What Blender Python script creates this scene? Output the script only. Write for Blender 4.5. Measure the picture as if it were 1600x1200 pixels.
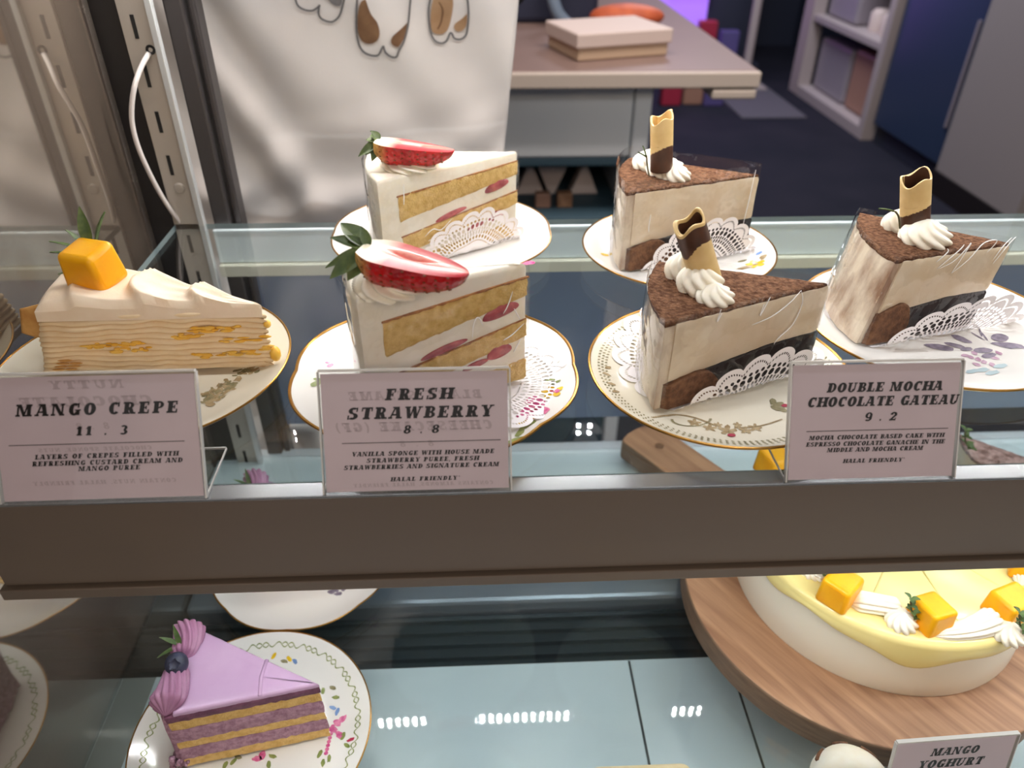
import bpy, math, random
from mathutils import Vector, Matrix, noise

S = bpy.context.scene
for o in list(bpy.data.objects):
    bpy.data.objects.remove(o, do_unlink=True)
COL = S.collection
PI = math.pi

# ------------------------------------------------------------------ camera
CAM = Vector((0.0, 0.0, 1.225))
FPX = 1171.7
MR = Matrix(((0.99898558, -0.04473992, 0.00511458),
             (-0.02130038, -0.5695439, -0.82168488),
             (0.03967509, 0.8207424, -0.56991912)))      # rows: right, down, forward
cd = bpy.data.cameras.new('camera')
cam = bpy.data.objects.new('camera', cd)
COL.objects.link(cam)
r_, d_, f_ = MR[0], MR[1], MR[2]
rot = Matrix((r_, -d_, -f_)).transposed()
cam.matrix_world = Matrix.Translation(CAM) @ rot.to_4x4()
cd.sensor_width = 36.0
cd.sensor_fit = 'HORIZONTAL'
cd.lens = FPX / 1600 * 36
cd.clip_start = 0.01
cd.dof.use_dof = True
cd.dof.focus_distance = 0.40
cd.dof.aperture_fstop = 8.5
S.camera = cam


def ray(u, v):
    return MR.transposed() @ Vector(((u - 800) / FPX, (v - 600) / FPX, 1.0))


def onz(u, v, z):
    d = ray(u, v); return CAM + d * ((z - CAM.z) / d.z)


def ony(u, v, y):
    d = ray(u, v); return CAM + d * (y / d.y)


def onx(u, v, x):
    d = ray(u, v); return CAM + d * (x / d.x)


# ------------------------------------------------------------------ world, exposure, large lights
W = bpy.data.worlds.new('world'); S.world = W
W.use_nodes = True
bg = W.node_tree.nodes['Background']
bg.inputs[0].default_value = (1.0, 0.90, 0.85, 1)
bg.inputs[1].default_value = 0.42
vs = S.view_settings
vs.view_transform = 'Standard'; vs.look = 'None'; vs.gamma = 1.0; vs.use_curve_mapping = False
vs.exposure = 0.0
S.cycles.transparent_max_bounces = 24
S.cycles.max_bounces = 8
S.cycles.caustics_reflective = False
S.cycles.caustics_refractive = False


def area(name, loc, target, sx, sy, power, color):
    l = bpy.data.lights.new(name, 'AREA'); l.shape = 'RECTANGLE'
    l.size = sx; l.size_y = sy; l.energy = power; l.color = color
    o = bpy.data.objects.new(name, l); COL.objects.link(o)
    o.location = loc
    o.rotation_euler = (Vector(target) - Vector(loc)).to_track_quat('-Z', 'Y').to_euler()
    return o


# the shop's ceiling lights; the case's own LED strips are built as rows of glowing chips with the case
area('shop_ceiling_light', (0.3, 0.75, 2.7), (0.3, 1.5, 0.6), 2.0, 0.6, 52, (1.0, 0.88, 0.82))
area('front_ceiling_light', (0.3, -1.6, 2.75), (0.1, 0.3, 1.0), 2.6, 1.4, 22, (1.0, 0.90, 0.82))
area('far_shop_light', (1.2, 4.0, 2.7), (1.6, 4.0, 0.0), 1.2, 0.8, 55, (0.86, 0.86, 1.0))
for i_, (x_, y_, z_) in enumerate(((-1.3, -1.5, 2.1), (-.5, -1.9, 2.0), (.35, -1.7, 2.15), (1.1, -1.4, 2.0), (1.9, -1.9, 2.1))):
    l_ = bpy.data.lights.new('pendant_lamp', 'POINT'); l_.energy = 7.0; l_.color = (1.0, 0.74, 0.48); l_.shadow_soft_size = 0.06
    o_ = bpy.data.objects.new('pendant_lamp', l_); COL.objects.link(o_); o_.location = (x_, y_, z_)
LED_KEY, LED_CANOPY, LED_LOWER = 960.0, 560.0, 310.0


# ------------------------------------------------------------------ helpers: colour, materials
def lin(c):
    return c / 12.92 if c <= 0.04045 else ((c + 0.055) / 1.055) ** 2.4


def rgb(r, g, b):
    return (lin(r / 255), lin(g / 255), lin(b / 255), 1.0)


class NT:
    def __init__(s, name):
        s.m = bpy.data.materials.new(name); s.m.use_nodes = True
        s.t = s.m.node_tree; s.t.nodes.clear()
        s.out = s.n('ShaderNodeOutputMaterial')

    def n(s, typ, **kw):
        nd = s.t.nodes.new(typ)
        for k, v in kw.items():
            if k.startswith('i_'):
                nd.inputs[k[2:].replace('_', ' ')].default_value = v
            else:
                setattr(nd, k, v)
        return nd

    def l(s, a, b):
        s.t.links.new(a, b)


def mat(name, c1, c2=None, scale=60.0, rough=0.5, bump=0.0, bscale=200.0, bdist=0.001, spec=0.5, metal=0.0, coat=0.0,
        sss=0.0, stretch=(1, 1, 1), thr=(0.35, 0.65), emit=0.0, ecol=None, detail=4.0, voro=False, rotz=0.0):
    k = NT(name)
    p = k.n('ShaderNodeBsdfPrincipled')
    p.inputs['Base Color'].default_value = c1
    p.inputs['Roughness'].default_value = rough
    p.inputs['Specular IOR Level'].default_value = spec
    p.inputs['Metallic'].default_value = metal
    p.inputs['Coat Weight'].default_value = coat
    p.inputs['Coat Roughness'].default_value = 0.05
    if sss:
        p.inputs['Subsurface Weight'].default_value = sss
        p.inputs['Subsurface Radius'].default_value = (0.004, 0.003, 0.002)
        p.inputs['Subsurface Scale'].default_value = 1.0
    if emit:
        p.inputs['Emission Color'].default_value = ecol or c1
        p.inputs['Emission Strength'].default_value = emit
    tc = k.n('ShaderNodeTexCoord')
    mp = k.n('ShaderNodeMapping'); mp.inputs['Scale'].default_value = stretch; mp.inputs['Rotation'].default_value = (0, 0, rotz)
    if rotz:
        mp.vector_type = 'TEXTURE'; mp.inputs['Scale'].default_value = [1 / q for q in stretch]
    k.l(tc.outputs['Object'], mp.inputs[0])
    if c2 is not None:
        nz = k.n('ShaderNodeTexNoise'); nz.inputs['Scale'].default_value = scale; nz.inputs['Detail'].default_value = detail
        k.l(mp.outputs[0], nz.inputs['Vector'])
        rp = k.n('ShaderNodeValToRGB')
        rp.color_ramp.elements[0].position = thr[0]; rp.color_ramp.elements[0].color = c1
        rp.color_ramp.elements[1].position = thr[1]; rp.color_ramp.elements[1].color = c2
        k.l(nz.outputs[0], rp.inputs[0]); k.l(rp.outputs[0], p.inputs['Base Color'])
    if bump:
        if voro:
            bz = k.n('ShaderNodeTexVoronoi'); bz.inputs['Scale'].default_value = bscale
        else:
            bz = k.n('ShaderNodeTexNoise'); bz.inputs['Scale'].default_value = bscale; bz.inputs['Detail'].default_value = 3
        k.l(mp.outputs[0], bz.inputs['Vector'])
        bp = k.n('ShaderNodeBump'); bp.inputs['Strength'].default_value = bump; bp.inputs['Distance'].default_value = bdist
        k.l(bz.outputs[0], bp.inputs['Height']); k.l(bp.outputs[0], p.inputs['Normal'])
    k.l(p.outputs[0], k.out.inputs[0])
    return k.m


def clear_mat(name, tint=(1, 1, 1, 1), ior=1.5, rough=0.02, bump=0.0, bscale=40.0, bdist=0.002, boost=1.0, floor=0.0):
    """thin clear sheet: see-through, mirror reflection growing with the angle"""
    k = NT(name)
    tr = k.n('ShaderNodeBsdfTransparent'); tr.inputs[0].default_value = tint
    gl = k.n('ShaderNodeBsdfGlossy'); gl.inputs['Roughness'].default_value = rough
    fr = k.n('ShaderNodeLayerWeight'); fr.inputs['Blend'].default_value = 0.5
    r0 = ((ior - 1) / (ior + 1)) ** 2
    pw = k.n('ShaderNodeMath', operation='POWER'); pw.inputs[1].default_value = 5.0
    sk_ = k.n('ShaderNodeMath', operation='MULTIPLY_ADD'); sk_.inputs[1].default_value = 1 - r0; sk_.inputs[2].default_value = r0
    k.l(fr.outputs['Facing'], pw.inputs[0]); k.l(pw.outputs[0], sk_.inputs[0])
    mx = k.n('ShaderNodeMixShader')
    ma = k.n('ShaderNodeMath', operation='MULTIPLY_ADD', use_clamp=True)
    ma.inputs[1].default_value = boost; ma.inputs[2].default_value = floor
    k.l(sk_.outputs[0], ma.inputs[0]); k.l(ma.outputs[0], mx.inputs[0])
    k.l(tr.outputs[0], mx.inputs[1]); k.l(gl.outputs[0], mx.inputs[2])
    if bump:
        tc = k.n('ShaderNodeTexCoord')
        bz = k.n('ShaderNodeTexNoise'); bz.inputs['Scale'].default_value = bscale; bz.inputs['Detail'].default_value = 1.5
        k.l(tc.outputs['Object'], bz.inputs['Vector'])
        bp = k.n('ShaderNodeBump'); bp.inputs['Strength'].default_value = bump; bp.inputs['Distance'].default_value = bdist
        k.l(bz.outputs[0], bp.inputs['Height']); k.l(bp.outputs[0], gl.inputs['Normal'])
    k.l(mx.outputs[0], k.out.inputs[0])
    return k.m


M = {}
M['porcelain'] = mat('porcelain', rgb(236, 234, 230), rough=0.12, spec=0.5, coat=0.3)
M['porcelain_cream'] = mat('porcelain_cream', rgb(232, 226, 208), rough=0.14, coat=0.3)
M['gold'] = mat('gold_lustre', rgb(176, 130, 62), rough=0.28, metal=0.9)
M['cream'] = mat('whipped_cream', rgb(245, 240, 226), rgb(240, 232, 212), scale=90, rough=0.5, bump=0.15, bscale=900, bdist=0.0004, sss=0.12)
M['crepe_cream'] = mat('crepe_cream', rgb(246, 228, 204), rgb(240, 218, 190), scale=70, rough=0.55, bump=0.2, bscale=700, bdist=0.0005, sss=0.1)
M['crepe'] = mat('crepe_sheet', rgb(238, 212, 170), rgb(244, 222, 186), scale=130, rough=0.7, bump=0.3, bscale=600, bdist=0.0006)
M['crepe_line'] = mat('crepe_edge', rgb(216, 178, 128), rgb(228, 196, 150), scale=100, rough=0.75)
M['crepe_brown'] = mat('crepe_skin', rgb(226, 176, 104), rgb(206, 148, 78), scale=140, rough=0.7, bump=0.3, bscale=400, bdist=0.0005)
M['mango'] = mat('mango_flesh', rgb(244, 176, 6), rgb(238, 160, 3), scale=70, rough=0.32, spec=0.4, bump=0.2, bscale=300, bdist=0.0006, sss=0.05)
M['puree'] = mat('mango_puree', rgb(244, 200, 92), rgb(240, 180, 50), scale=200, rough=0.35)
M['sponge'] = mat('vanilla_sponge', rgb(214, 174, 98), rgb(232, 198, 126), scale=260, rough=0.85, bump=0.9, bscale=900, bdist=0.0012, thr=(0.35, 0.6))
M['crust'] = mat('sponge_crust', rgb(150, 96, 62), rgb(196, 140, 84), scale=240, rough=0.85, bump=0.6, bscale=800, bdist=0.001)
M['berry_slice'] = mat('strawberry_slice', rgb(146, 46, 62), rgb(206, 110, 112), scale=120, rough=0.35, bump=0.3, bscale=700, bdist=0.0005)
M['skin'] = mat('strawberry_skin', rgb(196, 22, 22), rgb(150, 10, 20), scale=60, rough=0.22, spec=0.6, bump=0.8, bscale=420, bdist=0.0009, voro=True, thr=(0.4, 0.6))
M['seed'] = mat('strawberry_seed', rgb(120, 60, 20), rough=0.5)
M['leaf'] = mat('berry_leaf', rgb(44, 66, 24), rgb(84, 98, 40), scale=140, rough=0.5, bump=0.3, bscale=500, bdist=0.0004)
M['herb'] = mat('herb_leaf', rgb(58, 82, 40), rgb(92, 112, 60), scale=200, rough=0.5)
M['stem'] = mat('herb_stem', rgb(84, 80, 52), rough=0.6)
M['cocoa'] = mat('cocoa_dust', rgb(84, 56, 40), rgb(122, 88, 66), scale=420, rough=0.95, bump=1.0, bscale=520, bdist=0.0022, spec=0.1, thr=(0.38, 0.62))
M['mousse'] = mat('mocha_cream', rgb(226, 204, 170), rgb(234, 218, 192), scale=50, rough=0.5, bump=0.2, bscale=300, bdist=0.0005, sss=0.08)
M['mousse_smear'] = mat('mocha_cream_smeared', rgb(232, 218, 196), rgb(150, 114, 88), scale=46, rough=0.5, bump=0.3, bscale=200, bdist=0.0008, stretch=(1.6, 1.6, 0.55), thr=(0.43, 0.70), detail=7)
M['choc_sponge'] = mat('chocolate_sponge', rgb(92, 62, 44), rgb(124, 88, 62), scale=300, rough=0.9, bump=0.8, bscale=700, bdist=0.001)
M['ganache'] = mat('chocolate_ganache', rgb(26, 18, 18), rgb(44, 32, 30), scale=110, rough=0.55, spec=0.3, bump=0.3, bscale=240, bdist=0.001)
M['white_choc'] = mat('white_chocolate', rgb(226, 196, 138), rgb(214, 180, 118), scale=90, rough=0.4)
M['dark_choc'] = mat('dark_chocolate', rgb(66, 42, 30), rgb(86, 54, 36), scale=120, rough=0.4)
M['lilac'] = mat('lilac_glaze', rgb(192, 160, 192), rgb(186, 152, 186), scale=40, rough=0.25, coat=0.2)
M['berry_mousse'] = mat('blueberry_mousse', rgb(146, 108, 128), rgb(182, 146, 164), scale=300, rough=0.85, bump=1.0, bscale=700, bdist=0.001)
M['berry_dark'] = mat('blueberry_swirl', rgb(148, 98, 130), rgb(168, 122, 152), scale=60, rough=0.4)
M['berry_jam'] = mat('blueberry_jam', rgb(92, 48, 74), rgb(120, 72, 98), scale=200, rough=0.6, bump=0.5, bscale=600, bdist=0.0008)
M['blueberry'] = mat('blueberry_skin', rgb(30, 32, 48), rgb(58, 62, 84), scale=90, rough=0.5)
M['glaze'] = mat('yoghurt_glaze', rgb(236, 218, 140), rgb(240, 224, 152), scale=16, rough=0.22, coat=0.25, bump=0.15, bscale=40, bdist=0.001)
M['cake_side'] = mat('smooth_frosting', rgb(240, 236, 220), rough=0.4, sss=0.08)
M['paper_lace'] = None
M['film'] = clear_mat('cake_film', (0.97, 0.97, 0.97, 1), ior=1.45, rough=0.04, bump=1.0, bscale=60, bdist=0.006, boost=1.6, floor=0.01)
M['acrylic'] = clear_mat('clear_acrylic', (0.97, 0.975, 0.975, 1), ior=1.49, rough=0.03, boost=1.0)
M['acrylic_edge'] = mat('acrylic_edge', rgb(206, 204, 200), rough=0.15, spec=0.7)
M['crease'] = mat('film_fold_highlight', rgb(253, 253, 253), rough=0.22, spec=1.0, coat=1.0)  # white base colour stands in for reflections along the film's folds
M['glass'] = clear_mat('shelf_glass', (0.93, 0.955, 0.955, 1), ior=1.52, rough=0.015, boost=1.25)
M['glass_edge'] = mat('glass_edge', rgb(150, 166, 170), rough=0.1, spec=0.7, coat=0.5)
M['card'] = mat('pink_card', rgb(222, 204, 214), rgb(216, 198, 208), scale=30, rough=0.6)
M['ink'] = mat('black_ink', rgb(14, 11, 12), rough=0.8, spec=0.1)
M['ghost_ink'] = mat('show_through_ink', rgb(196, 178, 187), rough=0.6)
M['fascia'] = mat('brushed_bronze_metal', rgb(122, 109, 97), rgb(116, 104, 94), scale=14, rough=0.38, metal=0.25, stretch=(0.3, 1, 1))
M['fascia_lip'] = mat('polished_metal_lip', rgb(176, 180, 184), rough=0.2, metal=0.8)
M['alu'] = mat('satin_aluminium', rgb(186, 178, 168), rough=0.4, metal=0.35)
M['alu_light'] = mat('bright_aluminium', rgb(206, 208, 208), rough=0.3, metal=0.3)
M['white_metal'] = mat('white_enamel', rgb(236, 246, 250), rough=0.3)
M['cream_lip'] = mat('cream_plastic', rgb(226, 222, 204), rough=0.4)
M['frame_dark'] = mat('dark_anodised_frame', rgb(64, 60, 60), rough=0.4, metal=0.3)
M['seal'] = mat('black_seal', rgb(22, 16, 15), rough=0.6)
M['seal_specks'] = mat('worn_sealant', rgb(74, 66, 60), rgb(120, 112, 104), scale=320, rough=0.6, thr=(0.62, 0.74))
M['door_glass'] = mat('dark_door_glass', rgb(106, 120, 146), rough=0.12, spec=0.5)
M['slate'] = mat('dark_grille', rgb(44, 54, 58), rough=0.25, spec=0.6)
M['base_panel'] = mat('pale_base_panel', rgb(226, 238, 244), rgb(216, 230, 238), scale=8, rough=0.25)
M['steel'] = mat('stainless_steel', rgb(150, 158, 168), rough=0.3, metal=0.7)
M['seam'] = mat('dark_seam', rgb(60, 66, 68), rough=0.5)
M['slot'] = mat('slot_black', rgb(14, 12, 11), rough=0.7)
M['cable'] = mat('white_cable', rgb(226, 218, 214), rough=0.4)
M['board'] = mat('acacia_wood', rgb(134, 94, 68), rgb(182, 140, 106), scale=62, rough=0.5, stretch=(0.16, 2.4, 1.0), rotz=2.15, bump=0.15, bscale=100, bdist=0.0006, detail=8, thr=(0.3, 0.7))
M['board_edge'] = mat('board_edge', rgb(112, 88, 68), rgb(128, 102, 80), scale=60, rough=0.6, stretch=(1, 1, 6))
M['fabric'] = mat('white_canvas', rgb(240, 236, 232), rgb(234, 229, 225), scale=12, rough=0.9, bump=0.3, bscale=900, bdist=0.0004)
M['cloth_dark'] = mat('dark_cloth', rgb(36, 34, 38), rough=0.9)
M['print_line'] = mat('print_outline', rgb(112, 110, 110), rough=0.9)
M['print_brown'] = mat('print_brown', rgb(150, 116, 84), rgb(112, 80, 56), scale=40, rough=0.9)
M['print_tan'] = mat('print_tan', rgb(184, 150, 116), rgb(164, 128, 92), scale=40, rough=0.9)
M['print_grey'] = mat('print_grey', rgb(130, 128, 128), rough=0.9)
M['counter_top'] = mat('pinkish_counter', rgb(140, 118, 111), rgb(134, 113, 107), scale=5, rough=0.35)
M['counter_edge'] = mat('counter_edge', rgb(196, 184, 172), rough=0.4)
M['cabinet'] = mat('grey_cabinet', rgb(244, 250, 254), rough=0.4)
M['dark_recess'] = mat('dark_recess', rgb(58, 84, 98), rough=0.6)
M['box_white'] = mat('pale_box', rgb(214, 198, 190), rough=0.6)
M['box_cream'] = mat('cream_box', rgb(200, 176, 150), rough=0.6)
M['orange'] = mat('orange_bag', rgb(206, 104, 62), rgb(180, 84, 52), scale=30, rough=0.6)
M['navy'] = mat('navy_plastic', rgb(38, 44, 66), rough=0.5)
M['bluegrey'] = mat('blue_grey', rgb(110, 128, 148), rough=0.5)
M['floor'] = mat('dark_floor', rgb(34, 36, 46), rgb(42, 42, 52), scale=3, rough=0.8, spec=0.15)
M['mat_grey'] = mat('grey_mat', rgb(92, 90, 98), rough=0.9)
M['wall'] = mat('grey_wall', rgb(150, 144, 142), rough=0.8)
M['wall_dark'] = mat('dark_wall', rgb(44, 50, 66), rough=0.6)
M['fridge'] = mat('navy_panel', rgb(46, 62, 88), rough=0.3)
M['shelf_white'] = mat('white_shelving', rgb(176, 166, 164), rough=0.6)
M['bin'] = mat('frosted_bin', rgb(150, 144, 152), rough=0.3)
M['purple_glow'] = mat('purple_lit_panel', rgb(150, 110, 215), rough=0.5, emit=1.1, ecol=rgb(150, 105, 225))
M['pink_glow'] = mat('pink_lit_sign', rgb(215, 120, 220), rough=0.5, emit=1.5, ecol=rgb(220, 120, 225))
M['blue_glow'] = mat('blue_lit_sign', rgb(110, 130, 240), rough=0.5, emit=1.5, ecol=rgb(110, 130, 240))
M['red_pack'] = mat('red_packet', rgb(170, 44, 70), rough=0.5)
M['tan_pack'] = mat('tan_packet', rgb(170, 130, 110), rough=0.5)
M['purple_pack'] = mat('purple_packet', rgb(92, 84, 140), rough=0.5)
M['led'] = mat('led_chip', (1, 1, 1, 1), emit=60.0, ecol=(0.9, 0.96, 1.0, 1))
M['led_body'] = mat('led_profile', rgb(210, 212, 214), rough=0.4)
M['p_pink'] = mat('painted_pink', rgb(196, 70, 130), rgb(226, 140, 176), scale=260, rough=0.2)
M['p_red'] = mat('painted_red', rgb(176, 60, 84), rough=0.2)
M['p_yellow'] = mat('painted_yellow', rgb(232, 200, 60), rgb(220, 180, 40), scale=200, rough=0.2)
M['p_green'] = mat('painted_green', rgb(120, 134, 76), rgb(150, 158, 96), scale=200, rough=0.2)
M['p_olive'] = mat('painted_olive', rgb(128, 122, 90), rgb(160, 152, 120), scale=300, rough=0.2)
M['p_blue'] = mat('painted_blue', rgb(120, 150, 200), rough=0.2)
M['p_grey'] = mat('painted_grey_violet', rgb(112, 104, 124), rgb(148, 138, 156), scale=260, rough=0.2)
M['p_mauve'] = mat('painted_mauve', rgb(166, 120, 150), rgb(200, 170, 190), scale=260, rough=0.2)
M['p_brown'] = mat('painted_brown', rgb(150, 128, 92), rgb(190, 172, 138), scale=240, rough=0.2)
M['p_teal'] = mat('painted_pale_teal', rgb(170, 192, 200), rough=0.2)


def strawberry_cut():
    """white core to red rim, set by the flesh's own local position (x along the berry, y across)"""
    k = NT('strawberry_cut_face')
    p = k.n('ShaderNodeBsdfPrincipled'); p.inputs['Roughness'].default_value = 0.28
    tc = k.n('ShaderNodeTexCoord'); sp = k.n('ShaderNodeSeparateXYZ')
    uv = k.n('ShaderNodeUVMap'); uv.uv_map = 'uv'
    k.l(uv.outputs[0], sp.inputs[0])
    # u: along 0..1, v: 0 at the axis, 1 at the rim
    nz = k.n('ShaderNodeTexNoise'); nz.inputs['Scale'].default_value = 220; k.l(tc.outputs['Object'], nz.inputs['Vector'])
    ad = k.n('ShaderNodeMath', operation='MULTIPLY_ADD'); ad.inputs[1].default_value = 0.22
    k.l(nz.outputs[0], ad.inputs[0]); k.l(sp.outputs[1], ad.inputs[2])
    rp = k.n('ShaderNodeValToRGB'); e = rp.color_ramp.elements
    e[0].position = 0.10; e[0].color = rgb(216, 110, 96)
    e[1].position = 1.08; e[1].color = rgb(176, 24, 40)
    for ps, c in ((0.22, rgb(204, 92, 80)), (0.33, rgb(228, 158, 142)), (0.50, rgb(206, 92, 92)), (0.85, rgb(178, 34, 46))):
        q = e.new(ps); q.color = c
    k.l(ad.outputs[0], rp.inputs[0])
    # pale near the cap
    rq = k.n('ShaderNodeValToRGB'); q = rq.color_ramp.elements
    q[0].position = 0.05; q[0].color = (1, 1, 1, 1); q[1].position = 0.30; q[1].color = (0, 0, 0, 1)
    k.l(sp.outputs[0], rq.inputs[0])
    mx = k.n('ShaderNodeMixRGB'); k.l(rq.outputs[0], mx.inputs[0]); k.l(rp.outputs[0], mx.inputs[1]); mx.inputs[2].default_value = rgb(250, 240, 214)
    k.l(mx.outputs[0], p.inputs['Base Color']); k.l(p.outputs[0], k.out.inputs[0])
    return k.m


M['cut'] = strawberry_cut()


def berry_skin():
    m_ = M['skin']; t = m_.node_tree; L = t.links.new
    p = [n for n in t.nodes if n.type == 'BSDF_PRINCIPLED'][0]; old = p.inputs['Base Color'].links[0].from_socket
    uv = t.nodes.new('ShaderNodeUVMap'); uv.uv_map = 'uv'; sp = t.nodes.new('ShaderNodeSeparateXYZ'); L(uv.outputs[0], sp.inputs[0])
    rp = t.nodes.new('ShaderNodeValToRGB'); e = rp.color_ramp.elements
    e[0].position = 0.02; e[0].color = (1, 1, 1, 1); e[1].position = .20; e[1].color = (0, 0, 0, 1)
    L(sp.outputs[0], rp.inputs[0]); mx = t.nodes.new('ShaderNodeMixRGB'); L(rp.outputs[0], mx.inputs[0]); L(old, mx.inputs[1]); mx.inputs[2].default_value = rgb(232, 186, 110)
    L(mx.outputs[0], p.inputs['Base Color'])


berry_skin()


def lace():
    """white paper with punched openings laid out in rings (u around 0..1, v from centre to edge)"""
    k = NT('punched_paper_lace')
    uv = k.n('ShaderNodeUVMap'); uv.uv_map = 'uv'
    sp = k.n('ShaderNodeSeparateXYZ'); k.l(uv.outputs[0], sp.inputs[0])

    def m(op, a, b=None, c=None):
        n = k.n('ShaderNodeMath', operation=op)
        for i, x in enumerate((a, b, c)):
            if x is None: continue
            if isinstance(x, (int, float)): n.inputs[i].default_value = x
            else: k.l(x, n.inputs[i])
        return n.outputs[0]
    u, v = sp.outputs[0], sp.outputs[1]

    def ring(vc, vw, cnt, duty, phase=0.0):
        a = m('LESS_THAN', m('ABSOLUTE', m('SUBTRACT', v, vc)), vw)
        fr = m('FRACT', m('ADD', m('MULTIPLY', u, float(cnt)), phase))
        b = m('LESS_THAN', m('ABSOLUTE', m('SUBTRACT', fr, 0.5)), duty / 2)
        return m('MULTIPLY', a, b)

    def dots(vc, vr, cnt, rr, phase=0.0):
        fr = m('SUBTRACT', m('FRACT', m('ADD', m('MULTIPLY', u, float(cnt)), phase)), 0.5)
        dv = m('DIVIDE', m('SUBTRACT', v, vc), vr)
        du = m('DIVIDE', fr, rr)
        return m('LESS_THAN', m('ADD', m('MULTIPLY', du, du), m('MULTIPLY', dv, dv)), 1.0)
    # scalloped inner rows follow the lobes (20 lobes)
    lob = m('ABSOLUTE', m('SINE', m('MULTIPLY', u, 20 * PI)))
    vv = v
    rings = [ring(0.455, 0.010, 120, 0.62), dots(0.52, 0.030, 60, 0.30), dots(0.60, 0.034, 80, 0.30, 0.3),
             dots(0.66, 0.026, 100, 0.34), dots(0.73, 0.040, 60, 0.36, 0.5), dots(0.80, 0.024, 80, 0.30, 0.2)]
    # an arc of dashes just inside every scallop
    edge = m('SUBTRACT', v, m('MULTIPLY', lob, 0.10))
    a = m('LESS_THAN', m('ABSOLUTE', m('SUBTRACT', edge, 0.83)), 0.013)
    b = m('LESS_THAN', m('ABSOLUTE', m('SUBTRACT', m('FRACT', m('MULTIPLY', u, 220.0)), 0.5)), 0.27)
    rings.append(m('MULTIPLY', a, b))
    tot = rings[0]
    for r in rings[1:]:
        tot = m('MAXIMUM', tot, r)
    df = k.n('ShaderNodeBsdfPrincipled'); df.inputs['Base Color'].default_value = rgb(240, 236, 238); df.inputs['Roughness'].default_value = 0.75
    tr = k.n('ShaderNodeBsdfTransparent')
    mx = k.n('ShaderNodeMixShader')
    k.l(tot, mx.inputs[0]); k.l(df.outputs[0], mx.inputs[1]); k.l(tr.outputs[0], mx.inputs[2])
    k.l(mx.outputs[0], k.out.inputs[0])
    return k.m


M['lace'] = lace()


def mirror_mat():
    k = NT('smoky_mirror_glass')
    df = k.n('ShaderNodeBsdfDiffuse'); df.inputs[0].default_value = rgb(104, 92, 82)
    gl = k.n('ShaderNodeBsdfGlossy'); gl.inputs['Roughness'].default_value = 0.05; gl.inputs[0].default_value = (0.76, 0.73, 0.67, 1)
    mx = k.n('ShaderNodeMixShader'); mx.inputs[0].default_value = 0.48
    k.l(df.outputs[0], mx.inputs[1]); k.l(gl.outputs[0], mx.inputs[2]); k.l(mx.outputs[0], k.out.inputs[0])
    return k.m


M['mirror'] = mirror_mat()


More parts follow.
